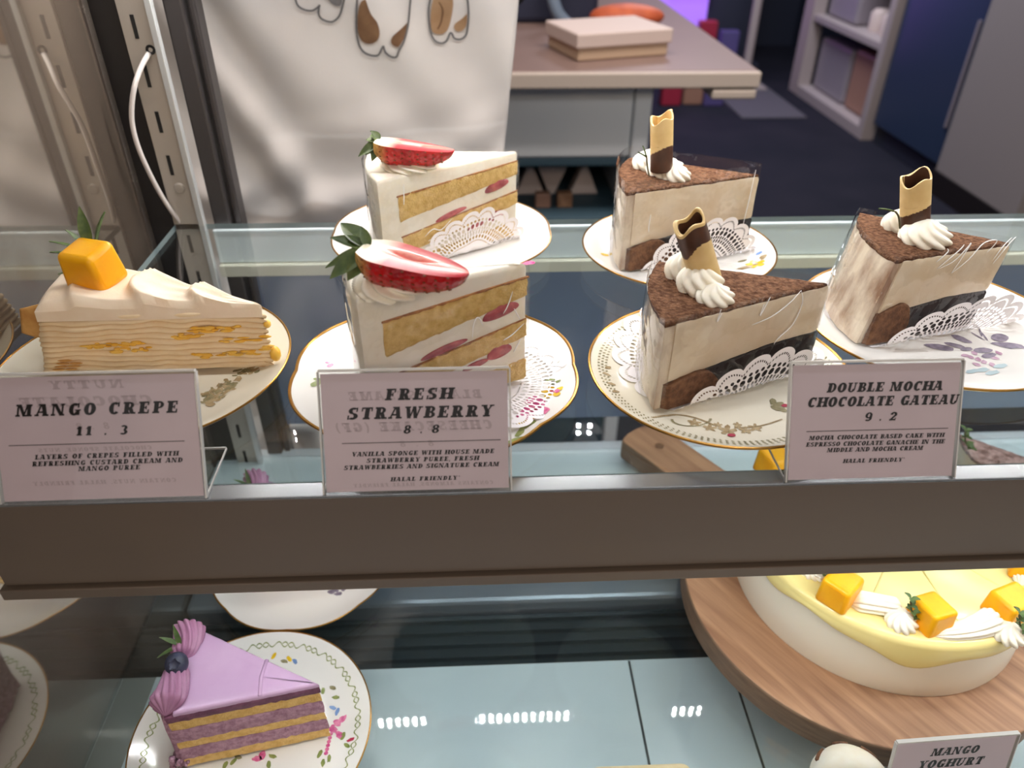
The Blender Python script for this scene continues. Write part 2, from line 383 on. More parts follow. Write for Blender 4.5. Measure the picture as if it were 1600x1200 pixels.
# ------------------------------------------------------------------ helpers: meshes
class MB:
    def __init__(s):
        s.v = []; s.f = []; s.m = []; s.uv = None

    def add(s, vs, fs, mi=0):
        o = len(s.v)
        s.v += [tuple(x) for x in vs]
        s.f += [tuple(i + o for i in f) for f in fs]
        s.m += [mi] * len(fs) if isinstance(mi, int) else list(mi)
        return o

    def box(s, lo, hi, mi=0):
        x0, y0, z0 = lo; x1, y1, z1 = hi
        v = [(x0, y0, z0), (x1, y0, z0), (x1, y1, z0), (x0, y1, z0), (x0, y0, z1), (x1, y0, z1), (x1, y1, z1), (x0, y1, z1)]
        f = [(3, 2, 1, 0), (4, 5, 6, 7), (0, 1, 5, 4), (1, 2, 6, 5), (2, 3, 7, 6), (3, 0, 4, 7)]
        s.add(v, f, mi)

    def grid(s, fn, nu, nv, wrap=False, mi=0, mfn=None):
        vs = []
        for j in range(nv + 1):
            for i in range(nu if wrap else nu + 1):
                vs.append(fn(i / nu, j / nv))
        w = nu if wrap else nu + 1
        fs = []; ms = []
        for j in range(nv):
            for i in range(nu):
                a = j * w + i; b = j * w + (i + 1) % w if wrap else a + 1
                fs.append((a, b, b + w, a + w)); ms.append(mfn((i + .5) / nu, (j + .5) / nv) if mfn else mi)
        s.add(vs, fs, ms)

    def lathe(s, prof, n=64, mi=0, rf=None, c=(0, 0, 0)):
        def fn(u, v):
            i = round(v * (len(prof) - 1)); r, z = prof[i][:2]; a = 2 * PI * u
            k = rf(a, i) if rf else 1.0
            return (c[0] + r * k * math.cos(a), c[1] + r * k * math.sin(a), c[2] + z)
        m = [p[2] if len(p) > 2 else mi for p in prof]
        s.grid(fn, n, len(prof) - 1, wrap=True, mfn=lambda u, v: m[min(int(v * (len(prof) - 1)), len(m) - 1)])

    def tube(s, pts, r, n=8, mi=0, cap=True):
        pts = [Vector(p) for p in pts]; vs = []; fs = []
        up = Vector((0.3, 0.2, 1)).normalized()
        for i, p in enumerate(pts):
            t = (pts[min(i + 1, len(pts) - 1)] - pts[max(i - 1, 0)]).normalized()
            a = t.cross(up)
            if a.length < 1e-4: a = t.cross(Vector((1, 0, 0)))
            a.normalize(); b = t.cross(a); up = b if b.dot(up) > 0 else -b
            b = a.cross(t)
            rr = r[i] if isinstance(r, (list, tuple)) else r
            for k in range(n):
                q = 2 * PI * k / n
                vs.append(p + a * (rr * math.cos(q)) + b * (rr * math.sin(q)))
        for i in range(len(pts) - 1):
            for k in range(n):
                fs.append((i * n + k, i * n + (k + 1) % n, (i + 1) * n + (k + 1) % n, (i + 1) * n + k))
        if cap:
            fs.append(tuple(range(n))[::-1]); fs.append(tuple((len(pts) - 1) * n + k for k in range(n)))
        s.add(vs, fs, mi)

    def ball(s, c, r, n=12, mi=0, sc=(1, 1, 1), nz=0.0):
        c = Vector(c)

        def fn(u, v):
            a = 2 * PI * u; b = PI * (v - 0.5)
            p = Vector((math.cos(b) * math.cos(a) * sc[0], math.cos(b) * math.sin(a) * sc[1], math.sin(b) * sc[2])) * r
            if nz: p *= 1 + nz * noise.noise(p * (2.5 / r) + c * 37)
            return c + p
        s.grid(fn, n, n // 2, wrap=True, mi=mi)

    def xf(s, mtx, start=0):
        for i in range(start, len(s.v)):
            s.v[i] = tuple(mtx @ Vector(s.v[i]))

    def build(s, name, mats, parent=None, loc=None, smooth=True, ang=0.7, uvs=None):
        me = bpy.data.meshes.new(name)
        me.from_pydata(s.v, [], s.f)
        for m_ in (mats if isinstance(mats, (list, tuple)) else [mats]):
            me.materials.append(M[m_] if isinstance(m_, str) else m_)
        me.polygons.foreach_set('material_index', s.m)
        if uvs:
            ul = me.uv_layers.new(name='uv')
            for lp in me.loops:
                ul.data[lp.index].uv = uvs[lp.vertex_index]
        me.validate(); me.update()
        if smooth:
            me.polygons.foreach_set('use_smooth', [True] * len(me.polygons))
            me.set_sharp_from_angle(angle=ang)
        o = bpy.data.objects.new(name, me); COL.objects.link(o)
        if parent: o.parent = parent
        if loc is not None: o.location = loc
        return o


def bevel(o, w=0.002, n=2):
    b = o.modifiers.new('bevel', 'BEVEL'); b.width = w; b.segments = n; b.limit_method = 'ANGLE'; b.angle_limit = 0.6
    return o


def tag(o, label, cat, group=None, kind=None):
    if label: o['label'] = label
    if cat: o['category'] = cat
    if group: o['group'] = group
    if kind: o['kind'] = kind
    return o


def thing(name, label, cat, loc=(0, 0, 0), group=None):
    o = bpy.data.objects.new(name, None); COL.objects.link(o); o.location = loc; o.empty_display_size = 0.02
    return tag(o, label, cat, group)


def struct(o):
    o['kind'] = 'structure'; return o


# ------------------------------------------------------------------ the room
ZS = 1.0      # top of the upper glass shelf
ZD = 0.77     # top of the lower glass shelf
b = MB(); b.box((-3.0, -2.5, -0.05), (4.0, 7.5, 0.0)); struct(b.build('floor', 'floor', smooth=False))
b = MB(); b.box((-3.0, 6.6, 0.0), (4.0, 6.7, 2.8)); struct(b.build('wall_back', 'wall_dark', smooth=False))
# right: a long dark wall, and nearer the viewer a grey stretch of wall with a dark foot
b = MB(); b.box((2.62, -2.5, 0.0), (2.7, 6.6, 2.8)); struct(b.build('wall_right', 'wall_dark', smooth=False))
b = MB(); b.box((2.07, 2.66, 0.10), (2.62, 3.25, 2.6)); struct(b.build('wall_right_pier', 'wall', smooth=False))
b = MB(); b.box((2.06, 2.65, 0.0), (2.62, 3.255, 0.10)); struct(b.build('baseboard_right', 'seal', smooth=False))
b = MB(); b.box((-3.0, -2.5, 2.8), (4.0, 7.5, 2.85)); struct(b.build('ceiling', 'wall', smooth=False))
b = MB(); b.box((-3.05, -2.5, 0.0), (-3.0, 6.6, 2.8)); struct(b.build('wall_left', 'wall_dark', smooth=False))

# ------------------------------------------------------------------ display case
XL = -0.250; XR = 1.05
case = thing('display_case', 'glass refrigerated cake display case with bronze shelf front holding the cakes', 'display case', (0, 0.24, 0))


def cpart(mb, name, mats, parent=case, bev=0.0, smooth=False):
    mb.xf(Matrix.Translation((0, -0.24, 0)))
    o = mb.build(name, mats, parent, smooth=smooth)
    if bev: bevel(o, bev)
    return o


def glass_slab(y0, y1, x0, x1, z1, t):
    mb = MB()
    mb.box((x0, y0, z1 - t), (x1, y1, z1))
    mb.m = [0, 0, 1, 1, 1, 1]
    return mb


up_glass = cpart(glass_slab(0.2515, 0.545, XL + 0.021, XR, ZS, 0.0042), 'glass_shelf', ['glass', 'glass_edge'])
up_glass['label'] = 'clear upper glass shelf with green-tinted edges'
lo_glass = cpart(glass_slab(0.10, 0.545, XL + 0.0005, XR, ZD, 0.005), 'lower_glass_shelf', ['glass', 'glass'])
# fascia: front plate with a top lip and a thin bottom flange
mb = MB(); mb.box((-0.2235, 0.2432, 0.948), (XR, 0.2500, 0.9985)); fas = cpart(mb, 'shelf_fascia', 'fascia', bev=0.0006)
fas['label'] = 'long bronze-grey metal shelf front'
mb = MB(); mb.box((-0.2258, 0.2408, 0.9405), (XR, 0.2500, 0.947)); cpart(mb, 'bottom_flange', 'fascia', bev=0.0006)
mb = MB(); mb.box((XL + 0.006, 0.2420, 0.9985), (XR, 0.2512, 1.0000)); cpart(mb, 'top_lip', 'fascia_lip', bev=0.0004)
# strip of LEDs hidden behind the fascia
mb = MB(); mb.box((-0.2200, 0.2502, 0.962), (XR, 0.2600, 0.972)); ls = cpart(mb, 'led_channel', 'led_body')
# side panel
mb = MB(); mb.box((XL - 0.006, 0.10, 0.60), (XL, 0.542, 1.50)); sp_ = cpart(mb, 'side_panel', 'mirror')
sp_['label'] = 'smoky mirrored end panel'
mb = MB(); mb.box((XL - 0.012, 0.540, 0.60), (XL + 0.0015, 0.548, 1.50)); cpart(mb, 'panel_edge_strip', 'seal_specks')
mb = MB(); mb.box((XL - 0.02, 0.5485, 0.60), (XL + 0.020, 0.560, 1.50)); cpart(mb, 'corner_seal', 'seal')
# slotted post with a bright return flange
mb = MB()
mb.box((-0.2300, 0.545, 0.60), (-0.2095, 0.552, 1.50), 0)
mb.box((-0.2105, 0.541, 0.60), (-0.2062, 0.5465, 1.50), 1)
post = cpart(mb, 'slotted_post', ['alu', 'alu_light'], bev=0.0005)
mb = MB()
z = 1.1365 + 6 * 0.0305
while z > 0.66:
    if abs(z - 1.0145) > 0.002:
        mb.box((-0.2228, 0.5446, z - 0.0072), (-0.2203, 0.5452, z + 0.0072))
    z -= 0.0305
cpart(mb, 'slot', 'slot', post)['kind'] = 'stuff'
mb = MB(); mb.lathe([(0.0, 0.0016), (0.0032, 0.0014), (0.0042, 0.0), ], 20)
mb.xf(Matrix.Translation((-0.2190, 0.545, 1.028)) @ Matrix.Rotation(PI / 2, 4, 'X')); cpart(mb, 'screw', 'alu', post, smooth=True)
mb = MB(); mb.lathe([(0.0011, -0.0001), (0.0030, 0.0006), (0.0032, 0.0), ], 20)
mb.xf(Matrix.Translation((-0.2150, 0.545, 1.1225)) @ Matrix.Rotation(PI / 2, 4, 'X')); cpart(mb, 'cable_hole', 'slot', post, smooth=True)
# sliding door frame standing behind the post, and the dark lower doors
mb = MB(); mb.box((-0.2045, 0.556, 0.60), (-0.1915, 0.572, 1.50)); cpart(mb, 'door_stile', 'frame_dark', bev=0.0015)
mb = MB(); mb.box((-0.1895, 0.560, 0.60), (-0.1845, 0.576, 1.50)); cpart(mb, 'door_stile', 'frame_dark', bev=0.0015)
mb = MB(); mb.box((-0.186, 0.568, 0.79), (XR, 0.574, 0.955)); cpart(mb, 'sliding_door', 'door_glass')
# rear rail under the upper shelf with its cream lip
mb = MB(); mb.box((-0.204, 0.548, 0.966), (XR, 0.556, 0.9935), 0); mb.box((-0.204, 0.544, 0.9555), (XR, 0.557, 0.9655), 1)
cpart(mb, 'rear_rail', ['white_metal', 'cream_lip'], bev=0.001)
# base: pale front panels with seams, dark slatted band, steel strip, white rear ledge
mb = MB()
mb.box((XL, 0.00, 0.68), (XR, 0.350, 0.720), 0)
for sx in (0.1085, 0.186, 0.55):
    mb.box((sx - 0.0008, 0.00, 0.7195), (sx + 0.0008, 0.349, 0.7205), 1)
cpart(mb, 'base_panel', ['base_panel', 'seam'])
mb = MB()
mb.box((XL, 0.350, 0.66), (XR, 0.500, 0.695), 0)
for k_ in range(5):
    yy = 0.36 + 0.012 * k_
    mb.box((XL, yy, 0.695), (XR, yy + 0.004, 0.700), 0)
cpart(mb, 'air_grille', 'slate')
mb = MB(); mb.box((XL, 0.414, 0.66), (XR, 0.470, 0.716), 0); cpart(mb, 'steel_strip', 'steel', bev=0.004)
mb = MB(); mb.box((XL, 0.500, 0.66), (XR, 0.565, 0.764), 0); cpart(mb, 'rear_ledge', 'white_metal', bev=0.003)
# canopy with its LED profile (both above the picture)
mb = MB(); mb.box((XL - 0.01, 0.26, 1.50), (XR, 0.58, 1.53)); cpart(mb, 'canopy', 'frame_dark')

def led_row(parent, y, z, nrm, strength, color, name, size=.0030, pitch=.0106):
    mb = MB(); x = XL + .04; n = Vector(nrm).normalized(); u = Vector((1, 0, 0)); w_ = n.cross(u); h_ = size / 2
    while x < XR - .03:
        c = Vector((x, y, z))
        mb.add([c - u * h_ - w_ * h_, c + u * h_ - w_ * h_, c + u * h_ + w_ * h_, c - u * h_ + w_ * h_], [(0, 1, 2, 3)])
        x += pitch
    M[name] = mat(name, (1, 1, 1, 1), emit=strength, ecol=color)
    o = cpart(mb, 'led_chip', name, parent); o['kind'] = 'stuff'
    return o


mb = MB(); mb.box((XL + 0.02, 0.5375, 1.194), (XR, 0.5445, 1.206)); prof = cpart(mb, 'led_profile', 'led_body')
led_row(prof, .5365, 1.1955, (0, -.75, -.66), LED_KEY, (1.0, .97, .93, 1), 'led_glow_key')
mb = MB(); mb.box((XL + 0.02, 0.352, 1.490), (XR, 0.368, 1.4995)); prof = cpart(mb, 'led_profile', 'led_body')
led_row(prof, .360, 1.489, (0, 0, -1), LED_CANOPY, (.96, .98, 1.0, 1), 'led_glow_canopy', size=.004, pitch=.0125)
led_row(ls, .2575, .9612, (0, .45, -.9), LED_LOWER, (.93, .98, 1.0, 1), 'led_glow_lower')

# white cable looping out of the post
cp = [ony(233, 83, 0.5435), ony(222, 102, 0.538), ony(211, 132, 0.531), ony(206, 165, 0.529), ony(207, 195, 0.529), ony(216, 230, 0.53),
      ony(231, 265, 0.533), ony(249, 300, 0.538), ony(268, 330, 0.543), ony(285, 351, 0.5475)]


def spline(pts, n=6):
    pts = [Vector(p) for p in pts]; out = []
    for i in range(len(pts) - 1):
        p0, p1, p2, p3 = pts[max(i - 1, 0)], pts[i], pts[i + 1], pts[min(i + 2, len(pts) - 1)]
        for k in range(n):
            t = k / n
            out.append(0.5 * ((2 * p1) + (p2 - p0) * t + (2 * p0 - 5 * p1 + 4 * p2 - p3) * t * t + (3 * p1 - p0 - 3 * p2 + p3) * t ** 3))
    out.append(pts[-1]); return out


mb = MB(); mb.tube(spline(cp), 0.0017, 10)
tag(mb.build('power_cable', 'cable', ang=3.0), 'thin white power cable looping out of a hole in the slotted post', 'cable')


# ------------------------------------------------------------------ saucers
PROF = [(0.0, 0.0040), (0.30, 0.0040), (0.62, 0.0041), (0.70, 0.0043), (0.80, 0.0054), (0.90, 0.0076), (0.97, 0.0098), (1.0, 0.0105)]
KS, KD = 1.036, 1.017      # the rim sits lower than first measured


def pz(rf):
    for i in range(len(PROF) - 1):
        a, b_ = PROF[i], PROF[i + 1]
        if rf <= b_[0]:
            return a[1] + (b_[1] - a[1]) * (rf - a[0]) / (b_[0] - a[0])
    return PROF[-1][1]


class Saucer:
    def __init__(s, c, R, zbase, label, body='porcelain', rim='gold', wave=0.0, lobes=0, rimw=0.0011, group='saucers'):
        k_ = KS if zbase > .9 else KD; R = R * k_; s.c = Vector((c[0] * k_, c[1] * k_, zbase)); s.R = R; s.zb = zbase; s.mb = MB(); s.mats = [body]; s.wave = wave; s.lobes = lobes
        rf = (lambda a, i: 1 + (wave * abs(math.sin(lobes * a / 2)) - wave * .6) * max(0, (i - 4) / 3 if i < 8 else (1 if i < 10 else max(0, (12 - i) / 3)))) if wave else None
        prof = [(r * R + (1e-5 if i == 0 else 0), z) for i, (r, z) in enumerate(PROF)]
        under = [(1.004 * R, 0.0098), (0.97 * R, 0.0078), (0.88 * R, 0.0048), (0.72 * R, 0.0022), (0.60 * R, 0.0014), (0.59 * R, 0.0), (0.54 * R, 0.0), (0.53 * R, 0.0014), (1e-5, 0.0014)]
        s.mb.lathe(prof + under, 112, 0, rf)
        s.label = label; s.group = group
        rm = MB()
        pts = []
        n = 112
        for i in range(n + 1):
            a = 2 * PI * i / n
            k = 1 + (wave * abs(math.sin(lobes * a / 2)) - wave * .6) if wave else 1
            pts.append((1.001 * R * k * math.cos(a), 1.001 * R * k * math.sin(a), 0.0104))
        rm.tube(pts, rimw * 0.55, 6, cap=False)
        s.rm = rm; s.rim = rim

    def mi(s, m):
        if m not in s.mats: s.mats.append(m)
        return s.mats.index(m)

    def blob(s, x, y, ra, rb, rot, m, pts=12, wob=0.0, lift=0.00025, petal=False):
        """flat painted mark following the saucer's surface, local x y"""
        ring = []
        for k in range(pts):
            a = 2 * PI * k / pts
            q = 1 + wob * noise.noise(Vector((x * 900 + 3 * math.cos(a), y * 900 + 3 * math.sin(a), 0)))
            ca, sa = math.cos(a), math.sin(a)
            if petal: sa *= (1 - ca * ca) ** 0.5 if abs(ca) < 1 else 0
            px, py = ra * q * ca, rb * q * sa
            X = x + px * math.cos(rot) - py * math.sin(rot); Y = y + px * math.sin(rot) + py * math.cos(rot)
            ring.append((X, Y, pz(min(1, math.hypot(X, Y) / s.R)) + lift))
        c = (x, y, pz(min(1, math.hypot(x, y) / s.R)) + lift)
        s.mb.add([c] + ring, [(0, 1 + k, 1 + (k + 1) % pts) for k in range(pts)], s.mi(m))

    def at(s, u, v):
        p = onz(u, v, s.zb + 0.007)
        p = onz(u, v, s.zb + pz(min(1, math.hypot(p.x - s.c.x, p.y - s.c.y) / s.R)))
        return p.x - s.c.x, p.y - s.c.y

    def spot(s, u, v, ra, rb, rot, m, **k):
        x, y = s.at(u, v); s.blob(x, y, ra, rb, rot, m, **k)

    def flower(s, u, v, r, m1, m2, n=5):
        x, y = s.at(u, v)
        for k in range(n):
            a = 2 * PI * k / n + 0.3
            s.blob(x + r * .6 * math.cos(a), y + r * .6 * math.sin(a), r * .5, r * .36, a, m1, wob=.3)
        s.blob(x, y, r * .3, r * .3, 0, m2, lift=0.0004)

    def done(s, keep=False):
        o = s.mb.build('saucer', s.mats, None, s.c, ang=1.0)
        tag(o, s.label, 'saucer', s.group)
        g = s.rm.build('gold_rim', s.rim, o)
        return o


rnd = random.Random(7)
# front strawberry saucer: white, scalloped, thick gold edge, rose and yellow flower on the right
sc = Saucer((-0.0230, 0.3143), 0.0705, ZS, 'white scalloped saucer with gold edge and pink rose under the front strawberry slice', wave=0.035, lobes=8, rimw=0.0016)
for (u, v, ra, rb, ro) in ((828, 640, .006, .0045, .4), (838, 632, .0055, .004, 1.2), (845, 642, .005, .0035, -.3), (822, 650, .005, .0035, .2), (832, 625, .004, .003, .8)):
    sc.spot(u, v, ra, rb, ro, 'p_pink', wob=.5)
sc.spot(834, 640, .0022, .0016, .5, 'p_red', lift=.0005)
sc.flower(862, 613, .0055, 'p_yellow', 'p_red')
sc.spot(870, 612, .0014, .0018, 0, 'p_pink', lift=.0005)
for (u, v, ra, rb, ro) in ((858, 594, .0035, .0012, -.6), (868, 598, .003, .0011, .3), (825, 665, .006, .002, .7), (806, 690, .005, .002, .4), (812, 678, .005, .0018, 1.2),
                           (494, 600, .004, .0018, 1.0), (500, 594, .003, .0014, .2)):
    sc.spot(u, v, ra, rb, ro, 'p_green', wob=.3)
sc.spot(822, 658, .006, .0022, .6, 'p_yellow', wob=.5)
sc.spot(516, 572, .0022, .0012, .9, 'p_pink'); sc.spot(512, 568, .0014, .0008, .2, 'p_pink')
sau_sf = sc.done()
# rear strawberry saucer
sc = Saucer((-0.0251, 0.4845), 0.0745, ZS, 'white gold-edged saucer under the rear strawberry slice', wave=0.02, lobes=8)
sc.spot(826, 412, .0045, .003, .2, 'p_pink', wob=.4)
sau_sb = sc.done()
# front mocha saucer: pale lattice border and tan swags
sc = Saucer((0.1187, 0.310), 0.0645, ZS, 'cream saucer with gold edge, grey lattice border and tan garlands under the front mocha slice', body='porcelain_cream', rimw=0.0014)
for k in range(132):
    a = 2 * PI * k / 132
    for rr in (0.865, 0.895, 0.925):
        sc.blob(rr * sc.R * math.cos(a), rr * sc.R * math.sin(a), .0010, .0005, a + .8, 'p_olive', pts=6)
for (u, v, s_) in ((1137, 672, .0042), (1109, 668, .003), (1165, 672, .003), (1180, 668, .003), (1085, 660, .003), (1122, 664, .002), (1152, 664, .002)):
    x, y = sc.at(u, v)
    for q in range(5):
        a = q * 1.3
        sc.blob(x + s_ * .6 * math.cos(a), y + s_ * .6 * math.sin(a), s_ * .55, s_ * .3, a, 'p_brown', wob=.5)
sc.spot(1143, 680, .002, .0014, 0, 'p_red', lift=.0005)
for t in range(30):
    q = t / 29
    u = 1020 + 95 * q; v = 652 - 6 * math.sin(q * PI) + 12 * q * q
    sc.spot(u, v, .0011, .0005, -.3, 'p_brown', pts=6)
    u = 1150 + 70 * q; v = 668 - 12 * q + 4 * math.sin(q * PI)
    sc.spot(u, v, .0011, .0005, .3, 'p_brown', pts=6)
for t in range(26):
    q = t / 25
    sc.spot(1085 + 30 * math.cos(PI + q * PI) - 5, 655 - 0 + 10 * math.sin(q * PI), .0009, .0004, 0, 'p_olive', pts=6)
for (u, v) in ((1208, 628), (1216, 632), (1212, 638), (1222, 640)):
    sc.spot(u, v, .003, .0016, u * .3, 'p_olive', wob=.4)
sc.spot(1226, 634, .0018, .0014, 0, 'p_red')
for (u, v) in ((948, 585), (955, 600), (962, 612), (950, 575)):
    sc.spot(u, v, .0022, .0011, u * .5, 'p_brown', wob=.4)
sau_mf = sc.done()
# rear mocha saucer
sc = Saucer((0.1318, 0.456), 0.0630, ZS, 'white saucer with thin gold edge and yellow flower under the rear mocha slice')
sc.flower(1180, 413, .006, 'p_yellow', 'p_brown'); sc.spot(1165, 418, .006, .002, .2, 'p_brown', wob=.5); sc.spot(1192, 402, .004, .002, 1.0, 'p_brown', wob=.5)
sc.spot(1186, 396, .003, .0016, 0.6, 'p_blue', wob=.4); sc.spot(1160, 408, .004, .0012, .4, 'p_olive'); sc.spot(945, 398, .003, .002, 0, 'p_yellow')
sau_mb = sc.done()
# right mocha saucer with violet leaves
sc = Saucer((0.2516, 0.3539), 0.0700, ZS, 'white saucer with violet-grey leaf spray and red-gold edge under the rightmost mocha slice', rimw=0.0013)
for (u, v, ra, rb, ro) in ((1468, 543, .0080, .0032, -.35), (1502, 530, .0060, .0028, -.9), (1492, 540, .0055, .0025, -.6), (1562, 528, .0058, .0040, .5), (1575, 540, .0085, .0035, -.25),
                           (1535, 548, .0055, .0028, .1), (1545, 556, .005, .0022, .4), (1510, 546, .004, .002, .2)):
    sc.spot(u, v, ra, rb, ro, 'p_grey', petal=False, wob=.25)
for (u, v) in ((1522, 552), (1528, 562), (1516, 558), (1555, 560), (1560, 552), (1537, 566), (1550, 570), (1508, 556), (1526, 570)):
    sc.spot(u, v, .0022, .0016, u, 'p_mauve', wob=.4)
for (u, v, ro) in ((1532, 520, 1.2), (1528, 526, 1.9), (1538, 526, 1.4)):
    sc.spot(u, v, .005, .0006, ro, 'p_grey')
for (u, v) in ((1520, 580), (1535, 578), (1550, 582), (1563, 572)):
    sc.spot(u, v, .0045, .0018, .3, 'p_teal', wob=.4)
sau_mr = sc.done()
# crepe saucer with sepia floral
sc = Saucer((-0.1692, 0.3254), 0.0706, ZS, 'cream saucer with gold line and sepia flowers under the mango crepe slice', body='porcelain_cream')
for k in range(70):
    q = rnd.random(); u = 320 + 85 * q + rnd.uniform(-10, 10); v = 628 - 60 * q + rnd.uniform(-8, 8)
    sc.spot(u, v, rnd.uniform(.0012, .0032), rnd.uniform(.0008, .002), rnd.uniform(0, 3), 'p_brown' if rnd.random() < .75 else 'p_olive', pts=8, wob=.6)
sau_cr = sc.done()
# lower shelf
sc = Saucer((-0.1452, 0.2639), 0.0716, ZD, 'white plate with green chain border and small flowers under the front lilac slice', rimw=0.0009)
n_ = 46
for k in range(n_):
    a = 2 * PI * k / n_
    for q in range(14):
        w_ = q / 14
        aa = a + w_ * 2 * PI / n_; rr = 0.885 + 0.022 * math.sin(w_ * 2 * PI)
        sc.blob(rr * sc.R * math.cos(aa), rr * sc.R * math.sin(aa), .0005, .0004, aa, 'p_green', pts=6)
        if k % 2 == 0:
            rr = 0.885 - 0.022 * math.sin(w_ * 2 * PI)
            sc.blob(rr * sc.R * math.cos(aa), rr * sc.R * math.sin(aa), .0005, .0004, aa, 'p_green', pts=6)
for (u, v) in ((527, 1130), (535, 1124), (521, 1140), (530, 1148), (410, 1180), (402, 1186)):
    sc.spot(u, v, .003, .002, u, 'p_pink', wob=.4)
for (u, v, m_) in ((461, 1034, 'p_blue'), (520, 1106, 'p_blue'), (527, 1112, 'p_blue'), (428, 1026, 'p_yellow'), (452, 1030, 'p_yellow'), (444, 1034, 'p_olive'),
                   (505, 1080, 'p_green'), (520, 1075, 'p_olive'), (525, 1090, 'p_green'), (536, 1150, 'p_green'), (514, 1185, 'p_green'), (500, 1178, 'p_green'), (505, 1192, 'p_green'),
                   (365, 1190, 'p_green'), (352, 1195, 'p_green'), (372, 1183, 'p_olive'), (420, 1195, 'p_green'), (426, 1182, 'p_green'), (548, 1156, 'p_red'), (542, 1165, 'p_green')):
    sc.spot(u, v, .0026, .0013, u * .7, m_, wob=.4)
for k in range(8):
    sc.spot(520 - k * 1.5, 1135 + k * 6, .0013, .0013, 0, 'p_pink')
sau_pf = sc.done()
sc = Saucer((-0.1389, 0.4034), 0.0675, ZD, 'white gold-edged plate behind the front lilac slice, half hidden by the shelf front', wave=0.02, lobes=8)
for (u, v) in ((524, 922), (530, 916), (518, 925), (536, 920), (528, 928)):
    sc.spot(u, v, .003, .0018, u, 'p_grey', wob=.5)
sc.spot(398, 922, .003, .0018, .3, 'p_pink', wob=.5)
sau_pb = sc.done()


